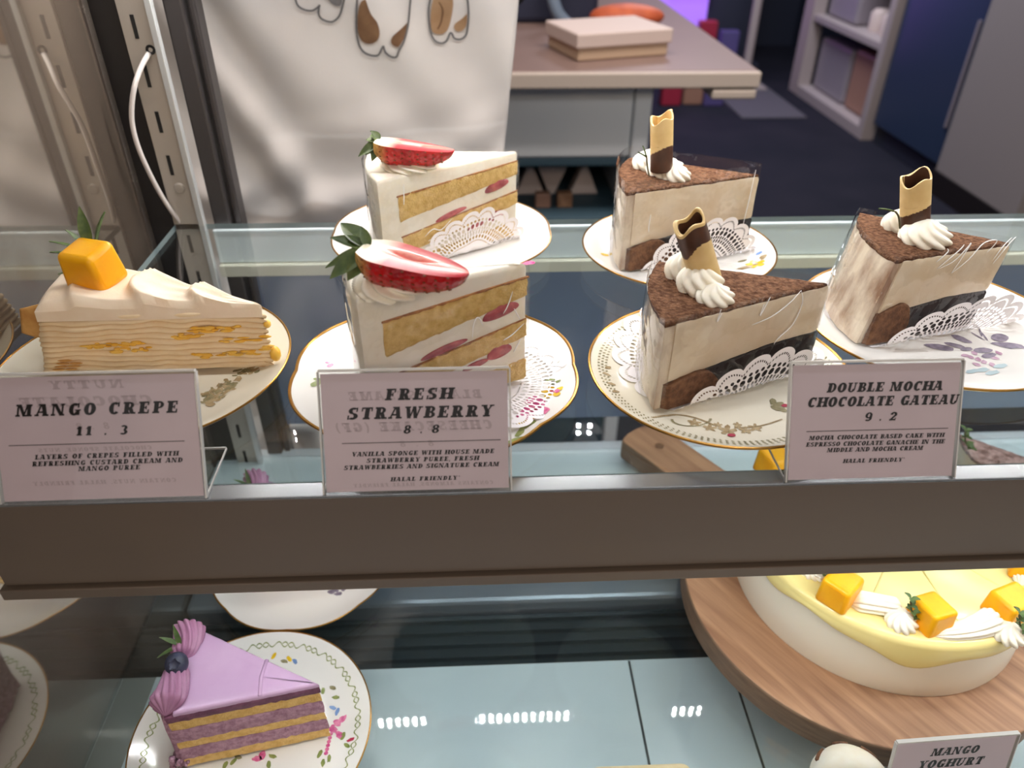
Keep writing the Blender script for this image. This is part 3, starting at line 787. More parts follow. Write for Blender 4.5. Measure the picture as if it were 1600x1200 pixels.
# ------------------------------------------------------------------ cake slices
class Slice:
    """wedge with its tip A, near rim corner N and far rim corner F; local origin under the tip side's middle"""

    def __init__(s, A, N, F, zb, H, lean=(0, 0)):
        s.A = Vector(A).to_2d(); s.N = Vector(N).to_2d(); s.F = Vector(F).to_2d(); s.H = H
        c = (s.A + s.N + s.F) / 3
        s.o = Vector((c.x, c.y, zb)); s.A -= c; s.N -= c; s.F -= c
        s.L = ((s.N - s.A).length + (s.F - s.A).length) / 2
        s.lean = lean

    def outline(s, k=1.0, tip=0.0, nf=30, na=26):
        """closed outline, counter-clockwise: tip > far > rim > near; k < 1 pulls the rim in"""
        A = s.A + ((s.N + s.F) / 2 - s.A) * tip
        N = s.A + (s.N - s.A) * k; F = s.A + (s.F - s.A) * k
        pts = []
        for i in range(nf): pts.append(A.lerp(F, i / nf))
        aN = math.atan2(*(N - s.A).yx); aF = math.atan2(*(F - s.A).yx)
        while aN < aF: aN += 2 * PI
        rN = (N - s.A).length; rF = (F - s.A).length
        for i in range(na):
            q = i / na; a = aF + (aN - aF) * q; r = rF + (rN - rF) * q
            pts.append(s.A + Vector((math.cos(a), math.sin(a))) * r)
        for i in range(nf): pts.append(N.lerp(A, i / nf))
        return pts

    def shear(s, mb):
        if s.lean != (0, 0):
            mb.v = [(x + s.lean[0] * z / s.H, y + s.lean[1] * z / s.H, z) for x, y, z in mb.v]

    def slab(s, mb, z0, z1, k=1.0, grow=0.0, levels=None, amp=0.0, freq=300, tip=0.0, mi=0, cap=True, seed=0.0, mfn=None, bot=True):
        pts = s.outline(k, tip); n = len(pts)
        f0 = z0 if callable(z0) else (lambda t: z0); f1 = z1 if callable(z1) else (lambda t: z1)
        nor = []
        for i in range(n):
            e1 = (pts[i] - pts[i - 1]).normalized(); e2 = (pts[(i + 1) % n] - pts[i]).normalized()
            n1 = Vector((e1.y, -e1.x)); n2 = Vector((e2.y, -e2.x)); m_ = (n1 + n2)
            m_.normalize(); m_ /= max(0.8, m_.dot(n2)); nor.append(m_)
        levels = levels or [(0, 0), (0.5, 0), (1, 0)]
        vs = []
        for (q, ins) in levels:
            for i in range(n):
                t = min(1.0, (pts[i] - s.A).length / s.L)
                z = f0(t) + (f1(t) - f0(t)) * q
                d = grow - ins
                if amp: d += amp * noise.noise(Vector((pts[i].x * freq, pts[i].y * freq, z * freq + seed)))
                p = pts[i] + nor[i] * d
                vs.append((p.x, p.y, z))
        fs = []; ms = []
        for j in range(len(levels) - 1):
            for i in range(n):
                a = j * n + i; b_ = j * n + (i + 1) % n
                fs.append((a, b_, b_ + n, a + n)); ms.append(mfn(j) if mfn else mi)
        L = len(levels)
        if cap:
            ctr = (s.A + s.N + s.F) / 3; tt = (ctr - s.A).length / s.L
            top = [vs[(L - 1) * n + i] for i in range(n)]
            for rr in (0.72, 0.36):
                base = len(vs)
                for i in range(n):
                    x, y, z = top[i]; x2 = ctr.x + (x - ctr.x) * rr; y2 = ctr.y + (y - ctr.y) * rr
                    t2 = min(1, (Vector((x2, y2)) - s.A).length / s.L)
                    vs.append((x2, y2, f0(t2) + (f1(t2) - f0(t2)) * levels[-1][0]))
                prev = base - n
                for i in range(n):
                    fs.append((prev + i, prev + (i + 1) % n, base + (i + 1) % n, base + i)); ms.append(mi if not mfn else mfn(L - 1))
            vs.append((ctr.x, ctr.y, f0(tt) + (f1(tt) - f0(tt)) * levels[-1][0])); ci = len(vs) - 1
            for i in range(n):
                fs.append((base + i, base + (i + 1) % n, ci)); ms.append(mi if not mfn else mfn(L - 1))
            if bot:
                vs.append((ctr.x, ctr.y, f0(tt) + (f1(tt) - f0(tt)) * levels[0][0])); ci = len(vs) - 1
                for i in range(n):
                    fs.append(((i + 1) % n, i, ci)); ms.append(mi if not mfn else mfn(0))
        mb.add(vs, fs, ms)

    def film(s, root, h0, h1, gap=0.0012, seed=0.0, creases=()):
        mb = MB(); pts = s.outline(1.0, 0.0, 40, 30); n = len(pts); ctr = (s.A + s.N + s.F) / 3
        nv = 14

        def fn(u, v):
            i = int(round(u * n)) % n
            e1 = (pts[i] - pts[i - 1]).normalized(); e2 = (pts[(i + 1) % n] - pts[i]).normalized()
            m_ = Vector((e1.y, -e1.x)) + Vector((e2.y, -e2.x)); m_.normalize()
            z = h0 + (h1 - h0) * v
            w_ = gap + 0.0007 * (1 + noise.noise(Vector((pts[i].x * 60, pts[i].y * 60, z * 50 + seed))))
            p = pts[i] + m_ * w_
            return (p.x, p.y, z)
        mb.grid(fn, n, nv, wrap=True)
        s.shear(mb)
        o = mb.build('film_collar', 'film', root, ang=1.2)
        e = s.N - s.A; nn = Vector((e.y, -e.x)).normalized()
        if nn.dot(s.F - s.A) > 0: nn = -nn
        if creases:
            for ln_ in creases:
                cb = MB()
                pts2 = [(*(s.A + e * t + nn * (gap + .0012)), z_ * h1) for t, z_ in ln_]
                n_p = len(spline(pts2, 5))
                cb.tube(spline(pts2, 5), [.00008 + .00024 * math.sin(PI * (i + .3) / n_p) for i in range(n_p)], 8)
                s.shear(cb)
                cb.build('film_crease', 'crease', o, ang=3)  # film fold drawn as a white tube, its glint painted in
        o['label'] = 'clear plastic film around the slice'
        return o


def swirl(mb, c, R, H, lobes=8, twist=1.4, depth=0.16, turns=0.0, mi=0, nu=72, nv=22, tilt=None):
    c = Vector(c); st = len(mb.v)

    def fn(u, v):
        a = 2 * PI * u; h = v
        r = R * (math.cos(h * PI / 2) ** 0.75) * (1 + 0.15 * math.sin(h * PI))
        g = abs(math.sin(lobes / 2 * (a + twist * h)))
        r *= 1 - depth + depth * 1.5 * g ** 0.8
        return Vector((r * math.cos(a), r * math.sin(a), H * (h ** 0.85)))
    mb.grid(fn, nu, nv, wrap=True, mi=mi)
    mt = Matrix.Translation(c)
    if tilt: mt = mt @ tilt
    mb.xf(mt, st)


def shell(mb, p0, p1, w0, w1, h, ridges=7, mi=0, nu=40, nv=24, twist=0.0, bend=0.0, up=Vector((0, 0, 1))):
    """piped rope or shell from p0 (fat end) to p1, ridged along its length"""
    p0 = Vector(p0); p1 = Vector(p1); ax = p1 - p0; L = ax.length; ax.normalize(); side = up.cross(ax).normalized()

    def fn(u, v):
        a = 2 * PI * u; t = v
        env = math.sin(min(1, t * 5 + .02) * PI / 2) * math.sin(min(1, (1 - t) * 5 + .02) * PI / 2)
        w_ = (w0 + (w1 - w0) * t) * env
        k = 0.72 + 0.38 * abs(math.sin(ridges * .5 * (a + twist * t))) ** 0.7
        p = p0 + ax * (L * t) + side * (bend * math.sin(t * PI))
        return p + side * (w_ * k * math.cos(a)) + up * (w_ * h * k * math.sin(a) + w_ * h * 0.6)
    mb.grid(fn, nu, nv, wrap=True, mi=mi)


def leaf(mb, p, d, L, wdt, up=(0, 0, 1), mi=0, curl=0.15, n=8):
    p = Vector(p); d = Vector(d).normalized(); s_ = d.cross(Vector(up))
    if s_.length < 1e-3: s_ = d.cross(Vector((1, 0, 0)))
    s_.normalize(); nrm = s_.cross(d)
    vs = []
    for i in range(n + 1):
        t = i / n; w_ = wdt * math.sin(PI * (t ** 0.75)) ** 0.8 if 0 < t < 1 else 0.0002
        c = p + d * (L * t) + nrm * (-curl * L * t * t)
        vs += [c - s_ * w_ + nrm * (w_ * .35), c - nrm * 0.0001, c + s_ * w_ + nrm * (w_ * .35), c - nrm * 0.0006]
    fs = []
    for i in range(n):
        a = 4 * i
        fs += [(a, a + 1, a + 5, a + 4), (a + 1, a + 2, a + 6, a + 5), (a + 2, a + 3, a + 7, a + 6), (a + 3, a, a + 4, a + 7)]
    mb.add(vs, fs, mi)


# ---- strawberry slices
def half_strawberry(u, v, zaxis, ydir, L, R, label, leafset, roll=0.0, pitch=0.0):
    """lying half berry, cut face up; local x from cap to tip"""
    root = thing('strawberry_half', label, 'strawberry', onz(u, v, zaxis), 'strawberry halves on the slices')
    root.rotation_euler = (roll, pitch, ydir)

    def rad(t):
        return R * min(1, (math.sin(min(t * 3.2 + .25, 1) * PI / 2))) * (1 - max(0, t - .28) ** 1.6 * 1.25) if t < 1 else 0.0

    def radius(t):
        return max(0.0004, R * (math.sin(min(1, .42 + t * 2.6) * PI / 2)) * math.sqrt(max(0, 1 - max(0, (t - .16) / .84) ** 2.1)))
    sk = MB(); n = 40; m_ = 30

    def fn(a, t):
        th = PI + PI * a; r = radius(t)
        return (L * t, r * math.cos(th), r * math.sin(th) * 1.0)
    sk.grid(fn, m_, n)
    o = sk.build('skin', 'skin', root, ang=3, uvs=[(j / n, i / m_) for j in range(n + 1) for i in range(m_ + 1)])
    # seeds in little rows
    sd = MB()
    for i in range(9):
        for j in range(11):
            t = .10 + .095 * i; th = PI + PI * (j + .5 * (i % 2) + .2) / 11.3
            r = radius(t)
            sd.ball((L * t, r * math.cos(th) * 1.005, r * math.sin(th) * 1.005), 0.0006, 6, sc=(1.3, .8, .8))
    sd.build('seed', 'seed', o)['kind'] = 'stuff'
    fl = MB(); uvs = []
    for j in range(n + 1):
        t = j / n; r = radius(t)
        for i in range(21):
            q = i / 20 * 2 - 1
            fl.v.append((L * t, r * q, 0.0009 * (1 - q * q) - 0.0022 * math.exp(-((t - .45) / .2) ** 2 - (q / .16) ** 2))); uvs.append((t, abs(q)))
    for j in range(n):
        for i in range(20):
            a = j * 21 + i; fl.f.append((a, a + 21, a + 22, a + 1)); fl.m.append(0)
    fl.build('cut_flesh', 'cut', root, ang=3, uvs=uvs)
    lf = MB()
    for (dx, dy, dz, ll, ww) in leafset:
        leaf(lf, (0.0018, 0, -0.0005), (dx, dy, dz), ll, ww, up=(0.3, -0.5, 0.9), curl=.1)
    lf.ball((0.0005, 0, -0.001), 0.0028, 10, sc=(.8, 1, .7))
    lf.build('calyx', 'leaf', root, ang=2)
    return root


def K(p, k=1.016): return (p[0] * k, p[1] * k)


def strawberry_slice(A, N, F, H, label, dx=0):
    s = Slice(K(A), K(N), K(F), ZS + 0.0055, H)
    root = thing('cake_slice', label, 'cake slice', s.o, 'strawberry slices')
    body = MB()
    s.slab(body, 0, H, levels=[(0, .0004), (.02, 0), (.3, 0), (.6, 0), (.965, 0), (.99, .0006), (1, .0018)], amp=.0004, freq=120)
    body.build('cream_body', 'cream', root, ang=.9)

    def lay(z0, z1, k, name, m_, amp=.0007, grow=.0006, tip=0.0, seed=0):
        mb = MB(); s.slab(mb, z0, z1, k=k, grow=grow, levels=[(0, .0008), (.08, 0), (.3, 0), (.5, 0), (.7, 0), (.92, 0), (1, .0008)], amp=amp, freq=420, seed=seed)
        return mb.build(name, m_, root, ang=1.2)
    h = H / .0655
    top = lambda t: h * (.0585 - .0070 * t); bt = lambda t: h * (.0480 - .0165 * t)
    lay(bt, top, .87, 'sponge_layer', 'sponge', seed=1 + dx)
    lay(lambda t: top(t) - .0007, lambda t: top(t) + .0003, .875, 'sponge_crust', 'crust', grow=.0006, amp=.0012, seed=2 + dx)
    t2 = lambda t: h * (.0360 - .0150 * t); b2 = lambda t: h * (.0255 - .0190 * t)
    lay(b2, t2, .86, 'sponge_layer', 'sponge', seed=3 + dx)
    lay(lambda t: t2(t) - .0005, lambda t: t2(t) + .0003, .865, 'sponge_crust', 'crust', grow=.0006, amp=.0012, seed=5 + dx)
    lay(.0005, lambda t: h * (.0130 - .0090 * t), .9, 'sponge_layer', 'sponge', seed=4 + dx)
    # strawberry slices showing in the cream
    e = (s.N - s.A).normalized(); nn = Vector((-e.y, e.x));
    if nn.dot((s.F - s.A)) > 0: nn = -nn
    for (t, z, rl, rh) in ((.16, .0425 * h, .0100, .0042), (.52, .0300 * h, .0125, .0024), (.17, .0200 * h, .0070, .0046), (.33, .0165 * h, .0072, .0022)):
        p = s.A + e * (t * s.L); c = Vector((p.x, p.y, z)) + Vector((nn.x, nn.y, 0)) * 0.0002
        mb = MB(); mb.ball((0, 0, 0), 1.0, 26, sc=(rl, .0012, rh), nz=.12)
        mb.v = [(x, y, zz if zz > 0 else zz * .55) for x, y, zz in mb.v]
        mb.xf(Matrix.Translation(c) @ Matrix.Rotation(math.atan2(e.y, e.x), 4, 'Z') @ Matrix.Rotation(.20, 4, 'Y'))
        mb.build('strawberry_piece', 'berry_slice', root, ang=3)
    return s, root


sf, rt_sf = strawberry_slice((0.0214, 0.3154), (-0.0521, 0.2816), (-0.0604, 0.3285), 0.0658, 'white cream strawberry sponge slice with film, nearest of the two strawberry slices')
p = onz(612, 449, ZS + .0708); mb = MB(); swirl(mb, p - sf.o, 0.0150, 0.0095, lobes=10, twist=1.8, depth=.22)
mb.build('cream_rosette', 'cream', rt_sf, ang=3)
sf.film(rt_sf, 0.0, 0.0675, creases=[[(.36, .50), (.35, .62), (.32, .66), (.29, .58)], [(.10, .80), (.13, .70), (.16, .64)], [(.09, .66), (.05, .56)], [(.02, .52), (.10, .45), (.16, .42)], [(.04, .40), (.09, .30)]])
L1 = [(-1, .5, .35, .020, .0050), (-.8, .95, .45, .013, .0025), (-.9, -.1, .1, .017, .0032), (-.5, -.75, -.55, .021, .0042), (-.75, -.55, -.45, .020, .0026), (-.6, .4, .9, .010, .0025), (-.15, -.75, -.62, .017, .0045)]
half_strawberry(569, 384, ZS + .0898, -.30, .0475, .0150, 'halved strawberry with green leaves on the front strawberry slice', L1, roll=-.12, pitch=.16)
sb, rt_sb = strawberry_slice((0.0260, 0.4951), (-0.0602, 0.4404), (-0.0715, 0.5005), 0.0608, 'white cream strawberry sponge slice with film, behind the other strawberry slice', 9)
p = onz(640, 259, ZS + .0658); mb = MB(); swirl(mb, p - sb.o, 0.0165, 0.0085, lobes=10, twist=1.8, depth=.22)
mb.build('cream_rosette', 'cream', rt_sb, ang=3)
sb.film(rt_sb, 0.0, 0.0615, seed=4, creases=[[(.84, .92), (.845, .80), (.85, .70)], [(.72, .30), (.66, .36), (.60, .33), (.52, .42)], [(.70, .24), (.62, .27)]])
L2 = [(-.8, .3, .0, .010, .0040), (-.6, -.3, -.6, .012, .0040), (-.8, -.45, -.6, .016, .0030), (-.2, -.5, -.8, .013, .0032), (-.5, .5, .2, .010, .0030), (-.3, -.1, .4, .008, .0035)]
half_strawberry(588, 219, ZS + .0832, -.12, .0490, .0140, 'halved strawberry with small cap of leaves on the rear strawberry slice', L2, roll=-.10, pitch=.11)


# ---- mocha slices
def mocha_slice(A, N, F, H, label, lean=(0, 0), seed=0.0, gan=0.60, sponge_h=.36):
    s = Slice(K(A), K(N), K(F), ZS + 0.0055, H, lean)
    root = thing('cake_slice', label, 'cake slice', s.o, 'mocha slices')

    def lay(z0, z1, k, name, m_, amp=.0006, grow=0.0, lv=None, tip=0.0, freq=260, sd=0.0):
        mb = MB(); s.slab(mb, z0, z1, k=k, grow=grow, levels=lv or [(0, .0004), (.06, 0), (.3, 0), (.6, 0), (.94, 0), (1, .0006)], amp=amp, freq=freq, seed=seed + sd, tip=tip)
        s.shear(mb); return mb.build(name, m_, root, ang=1.0)
    # outer coat of smeared cream, cut cream face, chocolate sponge at the rim side, ganache towards the tip, cocoa on top
    lay(0, H - .0022, 1.0, 'cream_coat', 'mousse_smear', amp=.0009, freq=140)
    zb = lambda t: H * (.40 - .05 * t + .10 * max(0, t - .55) * -3.0 * .5)
    lay(lambda t: H * (.44 - .20 * max(0, t - .35)), H - .0016, .93, 'mocha_cream', 'mousse', grow=.0012, amp=.0004)
    lay(.0006, lambda t: H * (.43 - .20 * max(0, t - .35)), .885, 'ganache', 'ganache', grow=.0017, amp=.0010)
    # sponge block showing low on the cut face near the rim corner
    e = s.N - s.A; nn = Vector((e.y, -e.x)).normalized()
    if nn.dot(s.F - s.A) > 0: nn = -nn
    t0_, t1_ = gan, .965
    hs = sponge_h

    def blk(u, v):
        t = t0_ + (t1_ - t0_) * u
        zt_ = H * (hs * (math.sin(min(1, u / .45) * PI / 2) ** .6) * (1 - .45 * max(0, u - .5)) + .015 * noise.noise(Vector((u * 6 + seed, 2, 0))))
        fr = min(1, v / .75); back = max(0, (v - .75) / .25)
        o_ = .0032 * min(1, math.sin(PI * min(1, max(0, u))) * 4 + .15) * (1 - back * 2.2) + .0006 * noise.noise(Vector((u * 40, fr * 14, seed)))
        p = s.A + e * t + nn * o_
        return (p.x, p.y, .0003 + zt_ * fr)
    mb = MB(); mb.grid(blk, 40, 24)
    s.shear(mb); mb.build('chocolate_sponge', 'choc_sponge', root, ang=2.5)
    mb = MB(); s.slab(mb, H - .0026, H, grow=.0003, levels=[(0, .0004), (.4, -.0002), (.8, 0), (1, .0008)], amp=.0008, freq=420, seed=seed)
    s.shear(mb); mb.build('cocoa_top', 'cocoa', root, ang=.8)
    return s, root


def cream_swirls(root, s, spots, m_='cream'):
    for (u, v, z, R, H, tw, tl) in spots:
        p = onz(u, v, z) - s.o
        mb = MB(); swirl(mb, p, R, H * 1.15, lobes=8, twist=tw, depth=.17, tilt=tl)
        mb.build('cream_swirl', m_, root, ang=3)


def choc_curl(u, v, z, h, R, lean_x, lean_y, ph, label, dark_low=True, frac=.38, dark_in=False):
    """rolled two-tone chocolate sheet standing in the cream"""
    root = thing('chocolate_curl', label, 'chocolate curl', onz(u, v, z), 'chocolate curls')
    root.rotation_euler = (lean_y, lean_x, 0)
    mb = MB(); n = 70; nv = 56

    def fn(q, t):
        a = 2 * PI * 1.25 * q + ph; r = R * (1 - .16 * q)
        z_ = h * t + (.0016 * math.sin(3 * a) + .002 * math.sin(a + 1)) * (t if t > .5 else 0)
        return (r * math.cos(a), r * math.sin(a), z_)
    mb.grid(fn, n, nv)
    mb.m = []
    for j in range(nv):
        for i in range(n):
            a = 2 * PI * 1.25 * (i + .5) / n + ph; t = (j + .5) / nv
            lo = t < frac + .12 * math.cos(a + 1.0)
            mb.m.append(1 if lo == dark_low and not (not dark_low and t > .95) else 0)
    o = mb.build('rolled_sheet', ['white_choc', 'dark_choc'] + (['dark_choc', 'dark_choc'] if dark_in else []), root, ang=2)
    sol = o.modifiers.new('solid', 'SOLIDIFY'); sol.thickness = 0.0011; sol.offset = 0
    if dark_in: sol.material_offset = 2
    return root


def sprig(name, label, cat, loc, leaves, stem=None, group=None):
    root = thing(name, label, cat, loc, group)
    if stem:
        mb = MB(); mb.tube(spline(stem, 4), 0.0005, 6); mb.build('stem', 'stem', root, ang=3)
    for (p, d, l_, w_) in leaves:
        mb = MB(); leaf(mb, p, d, l_, w_, curl=.08); mb.build('leaf', 'herb', root, ang=2)
    return root


mf, rt_mf = mocha_slice((0.1700, 0.3230), (0.0823, 0.2869), (0.0925, 0.3502), 0.0488, 'cocoa-dusted mocha gateau slice in film, the one on the cream lattice-edged saucer')
zt = ZS + .0543
cream_swirls(rt_mf, mf, [(1068, 432, zt - .001, .0092, .0125, 1.6, None), (1092, 452, zt - .001, .0105, .0130, 1.8, None), (1116, 470, zt - .001, .0085, .0080, 1.4, None)])
mf.film(rt_mf, 0.0, 0.0515, seed=1.0, creases=[[(.48, .72), (.36, .76), (.26, .86), (.20, .97)], [(.20, .97), (.17, .82), (.20, .60), (.28, .48), (.30, .42)], [(.40, .98), (.44, .80), (.43, .92)], [(.70, .98), (.71, .86), (.69, .94)]])
choc_curl(1104, 436, zt + .003, .0320, .0074, -.40, -.05, 2.2, 'two-tone chocolate curl leaning left on the front mocha slice, dark in its upper half', dark_low=False, frac=.56)
mb = MB(); leaf(mb, (0, 0, 0), (.2, .2, 1), .007, .0030, up=(0, -1, 0)); mb.box((-.0004, -.0002, -.003), (.0004, .0004, .001))
M['petal'] = mat('magenta_petal', rgb(126, 24, 84), rough=0.5)
tag(mb.build('dried_petal', 'petal', None, onz(1106, 408, zt + .010), ang=2), 'small magenta petal beside the chocolate curl on the front mocha slice', 'petal')

mbk, rt_mb = mocha_slice((0.1800, 0.4663), (0.0904, 0.4370), (0.1040, 0.5032), 0.0534, 'cocoa-dusted mocha gateau slice in film, the rearmost of the three', seed=3.0)
zt = ZS + .0589
cream_swirls(rt_mb, mbk, [(1014, 262, zt - .001, .0105, .0110, 1.6, None), (1040, 272, zt - .001, .0120, .0100, 1.9, None), (1056, 280, zt - .001, .0085, .0085, 1.4, None)])
mbk.film(rt_mb, 0.0, 0.0605, seed=2.0, creases=[[(.82, .62), (.825, .50), (.82, .42)], [(.04, .95), (.05, .6), (.06, .3)]])
choc_curl(1034, 266, zt + .004, .0330, .0072, -.10, -.05, .4, 'two-tone chocolate curl standing upright on the rearmost mocha slice', frac=.38)
t0 = onz(1010, 245, zt + .02)
sprig('thyme_sprig', 'thin dark herb wisp beside the chocolate curl on the rearmost mocha slice', 'herb', t0,
      [((0, 0, 0), (-.9, .1, .6), .006, .0007), ((0, 0, 0), (-.3, .1, 1), .007, .0007)], [(0.003, 0, -.012), (.001, 0, -.005), (0, 0, .001)])

N1 = onz(1402, 405, ZS + .0533) / 1.016; F1 = onz(1345, 332, ZS + .0533) / 1.016; A1 = onz(1578, 379, ZS + .0533) / 1.016
N0 = Vector((0.206, 0.3425, 0)); ln = ((N1.x - N0.x), (N1.y - N0.y))
mr, rt_mr = mocha_slice((A1.x - ln[0], A1.y - ln[1]), (N0.x, N0.y), (F1.x - ln[0], F1.y - ln[1]), 0.0478,
                        'cocoa-dusted mocha gateau slice leaning towards its tip, rightmost on the glass shelf', lean=ln, seed=6.0, gan=.62, sponge_h=.46)
zt = ZS + .0533
cream_swirls(rt_mr, mr, [(1402, 358, zt - .001, .0085, .0110, 1.6, None), (1428, 368, zt - .001, .0085, .0090, 1.9, None), (1443, 378, zt - .001, .0125, .0115, 2.0, None)])
mr.film(rt_mr, 0.0, 0.0500, seed=5.0, creases=[[(.66, .88), (.60, .98), (.62, 1.02)], [(.62, .80), (.50, .98), (.48, 1.04)], [(.60, .80), (.50, .86), (.44, .98), (.42, 1.04), (.44, .86), (.46, .72)], [(.46, .72), (.36, .86), (.30, 1.02), (.20, 1.04), (.18, 1.0), (.22, .9)], [(.12, .80), (.09, .95), (.05, 1.04)], [(.10, .76), (.04, .98), (.01, 1.04)]])
choc_curl(1430, 354, zt + .004, .0290, .0078, -.26, -.05, .9, 'two-tone chocolate curl with dark hollow end on the rightmost mocha slice', frac=.34, dark_in=True)
t0 = onz(1398, 330, zt + .018)
sprig('thyme_sprig', 'thin herb wisp left of the chocolate curl on the rightmost mocha slice', 'herb', t0, [((0, 0, 0), (-1, .1, .25), .009, .0008)], [(.006, 0, -.010), (.003, 0, -.003), (0, 0, 0)])


# ---- crepe slice
def crepe_slice():
    A, N, F = (-0.1065, 0.3300), (-0.2165, 0.3290), (-0.2190, 0.3840); H = 0.0430
    s = Slice(K(A), K(N), K(F), ZS + 0.0055, H)
    root = thing('cake_slice', 'layered mango crepe slice with cream top on the leftmost saucer', 'cake slice', s.o)
    nl = 11; z = 0.0; Hc = 0.0330
    for part in range(1):
        mb = MB(); lv = []; ms = []
        for i in range(nl):
            a = i / nl; b_ = (i + 1) / nl; d = b_ - a
            lv += [(a + d * .00, .0011), (a + d * .10, .0006), (a + d * .30, .0), (a + d * .6, -.0002), (a + d * .86, .0001), (a + d * .97, .0009)]
            ms += [1, 0, 0, 0, 0, 1]
        z1 = lambda t: Hc * (1.0 + .06 * math.sin(t * 3))
        z0f = lambda t: .0004 + .0
        s.slab(mb, z0f, z1, levels=lv, amp=.0016, freq=95, mfn=lambda j: ms[min(j, len(ms) - 1)])
        # the layers sag and wave a little
        mb.v = [(x, y, z_ + .0011 * noise.noise(Vector((x * 55, y * 55, z_ * 60)))) for x, y, z_ in mb.v]
        mb.v = [(x - .010 * max(0, 1 - z_ / Hc) * max(0, (Vector((x, y)) - s.A).length / s.L - .72) / .28, y, z_) for x, y, z_ in mb.v]
        mb.build('crepe_layers', ['crepe', 'crepe_line'], root, ang=2.5)
    # cream topping as a height field with three soft ridges running across
    mb = MB(); nu, nv = 70, 22
    TN = 0.0135

    def hgt(t, q):
        saw = lambda c, w_: max(0.0, 1 - (c - t) / (w_ * 4.2)) ** 1.5 if t < c else max(0.0, 1 - (t - c) / (w_ * .8)) ** 1.2
        r = .0034 * saw(.27 + .05 * math.sin(q * 3), .035) + .0040 * saw(.52 + .07 * math.sin(q * 3), .04) + .0030 * saw(.82 + .05 * math.sin(q * 2), .045)
        edge = min(1, q / .06) * min(1, (1 - q) / .06) * min(1, t / .05 + .2) * min(1, (1 - t) / .05)
        edge = math.sin(edge * PI / 2)
        return (.0064 + .0030 * math.sin(t * 2.4) + 1.25 * r + .0007 * noise.noise(Vector((t * 7, q * 5, 1)))) * (.55 + .45 * edge)

    def top(u, v):
        t = .012 + .988 * u; q = v
        e = s.A + (s.N - s.A) * t; g = s.A + (s.F - s.A) * t
        p = e.lerp(g, q)
        dirc = (p - s.A)
        if dirc.length > 1e-6: p = s.A + dirc.normalized() * (e - s.A).lerp((g - s.A), q).length * (1 + .03 * math.sin(q * PI))
        return (p.x, p.y, Hc + hgt(t, q) - .0010)
    mb.grid(top, nu, nv)
    w_ = nu + 1
    border = [i for i in range(w_)] + [j * w_ + nu for j in range(1, nv + 1)] + [nv * w_ + i for i in range(nu - 1, -1, -1)] + [j * w_ for j in range(nv - 1, 0, -1)]
    base = len(mb.v); cc = (s.A + s.N + s.F) / 3
    for k, bi in enumerate(border):
        x, y, _ = mb.v[bi]; mb.v.append((x + .0006 * noise.noise(Vector((x * 300, y * 300, 0))), y - .0007 * (1 if y < 0 else -1), Hc - .0016))
    nb = len(border)
    for k in range(nb):
        mb.f.append((border[k], base + k, base + (k + 1) % nb, border[(k + 1) % nb])[::-1]); mb.m.append(0)
    mb.build('cream_topping', 'crepe_cream', root, ang=1.3)
    # mango puree streaks and specks on the cut face
    e = (s.N - s.A).normalized(); mp = MB(); r2 = random.Random(3)
    for (t0_, t1_, z_, cnt) in ((.12, .34, .0245, 26), (.30, .42, .0215, 14), (.02, .24, .0175, 10), (.05, .36, .0095, 26), (.55, .82, .0185, 22), (.52, .7, .0150, 12), (.0, .05, .012, 8)):
        for _ in range(cnt):
            t = r2.uniform(t0_, t1_); zz = z_ + r2.uniform(-.0014, .0014) - .004 * (t - .3)
            p = s.A + e * (t * s.L * .97)
            mp.ball((p.x, p.y - .0004, zz), 1.0, 8, sc=(r2.uniform(.0012, .0038), .00075, r2.uniform(.0004, .0009)))
    p = s.A
    mp.ball((p.x + .0005, p.y + .001, .0085), 1.0, 10, sc=(.0028, .0030, .0040), nz=.3)
    mp.ball((p.x - .0005, p.y + .001, .0265), 1.0, 10, sc=(.0020, .0020, .0022), nz=.3)
    mp.build('mango_puree', 'puree', root, ang=3)['label'] = 'yellow mango streaks between the crepes'
    # loose flap of crepe at the rim, and torn brown edges low at the near corner
    fl = MB()
    NN = s.N; FF = s.F

    def flap(u, v):
        return (NN.x + .002 - .0185 * u - .004 * v, NN.y + .012 + .004 * u + .0012 * math.sin(u * 5), .0345 - .0040 * u - (.0165 + .0030 * math.sin(u * 4)) * v)
    fl.grid(flap, 14, 10)
    fo = fl.build('crepe_flap', 'crepe_brown', root, ang=3); so = fo.modifiers.new('solid', 'SOLIDIFY'); so.thickness = .001
    tb = MB()
    for i in range(7):
        p = s.N + Vector((.001 + .0016 * i, -.0006))
        tb.ball((p.x, p.y, .003 + .0018 * (i % 4)), 1.0, 8, sc=(.0034, .0007, .0005), nz=.4)
    tb.build('torn_edge', 'crepe_brown', root, ang=3)
    return s, root


cr, rt_cr = crepe_slice()


def mango_cube(loc, size, rz, tilt, label, group=None, taper=.86):
    mb = MB(); x, y, z = size[0] / 2, size[1] / 2, size[2]
    k = taper
    v = [(-x, -y, 0), (x, -y * .95, 0), (x * .96, y, 0), (-x, y, 0), (-x * k, -y * k, z), (x * k, -y * .9, z * .93), (x * .88, y * k, z), (-x * .9, y * .92, z * 1.05)]
    f = [(3, 2, 1, 0), (4, 5, 6, 7), (0, 1, 5, 4), (1, 2, 6, 5), (2, 3, 7, 6), (3, 0, 4, 7)]
    mb.add(v, f)
    o = mb.build('mango_cube', 'mango', None, loc, ang=.9); o.rotation_euler = (tilt[0], tilt[1], rz)
    bevel(o, min(size) * .14, 4)
    return tag(o, label, 'mango', group)


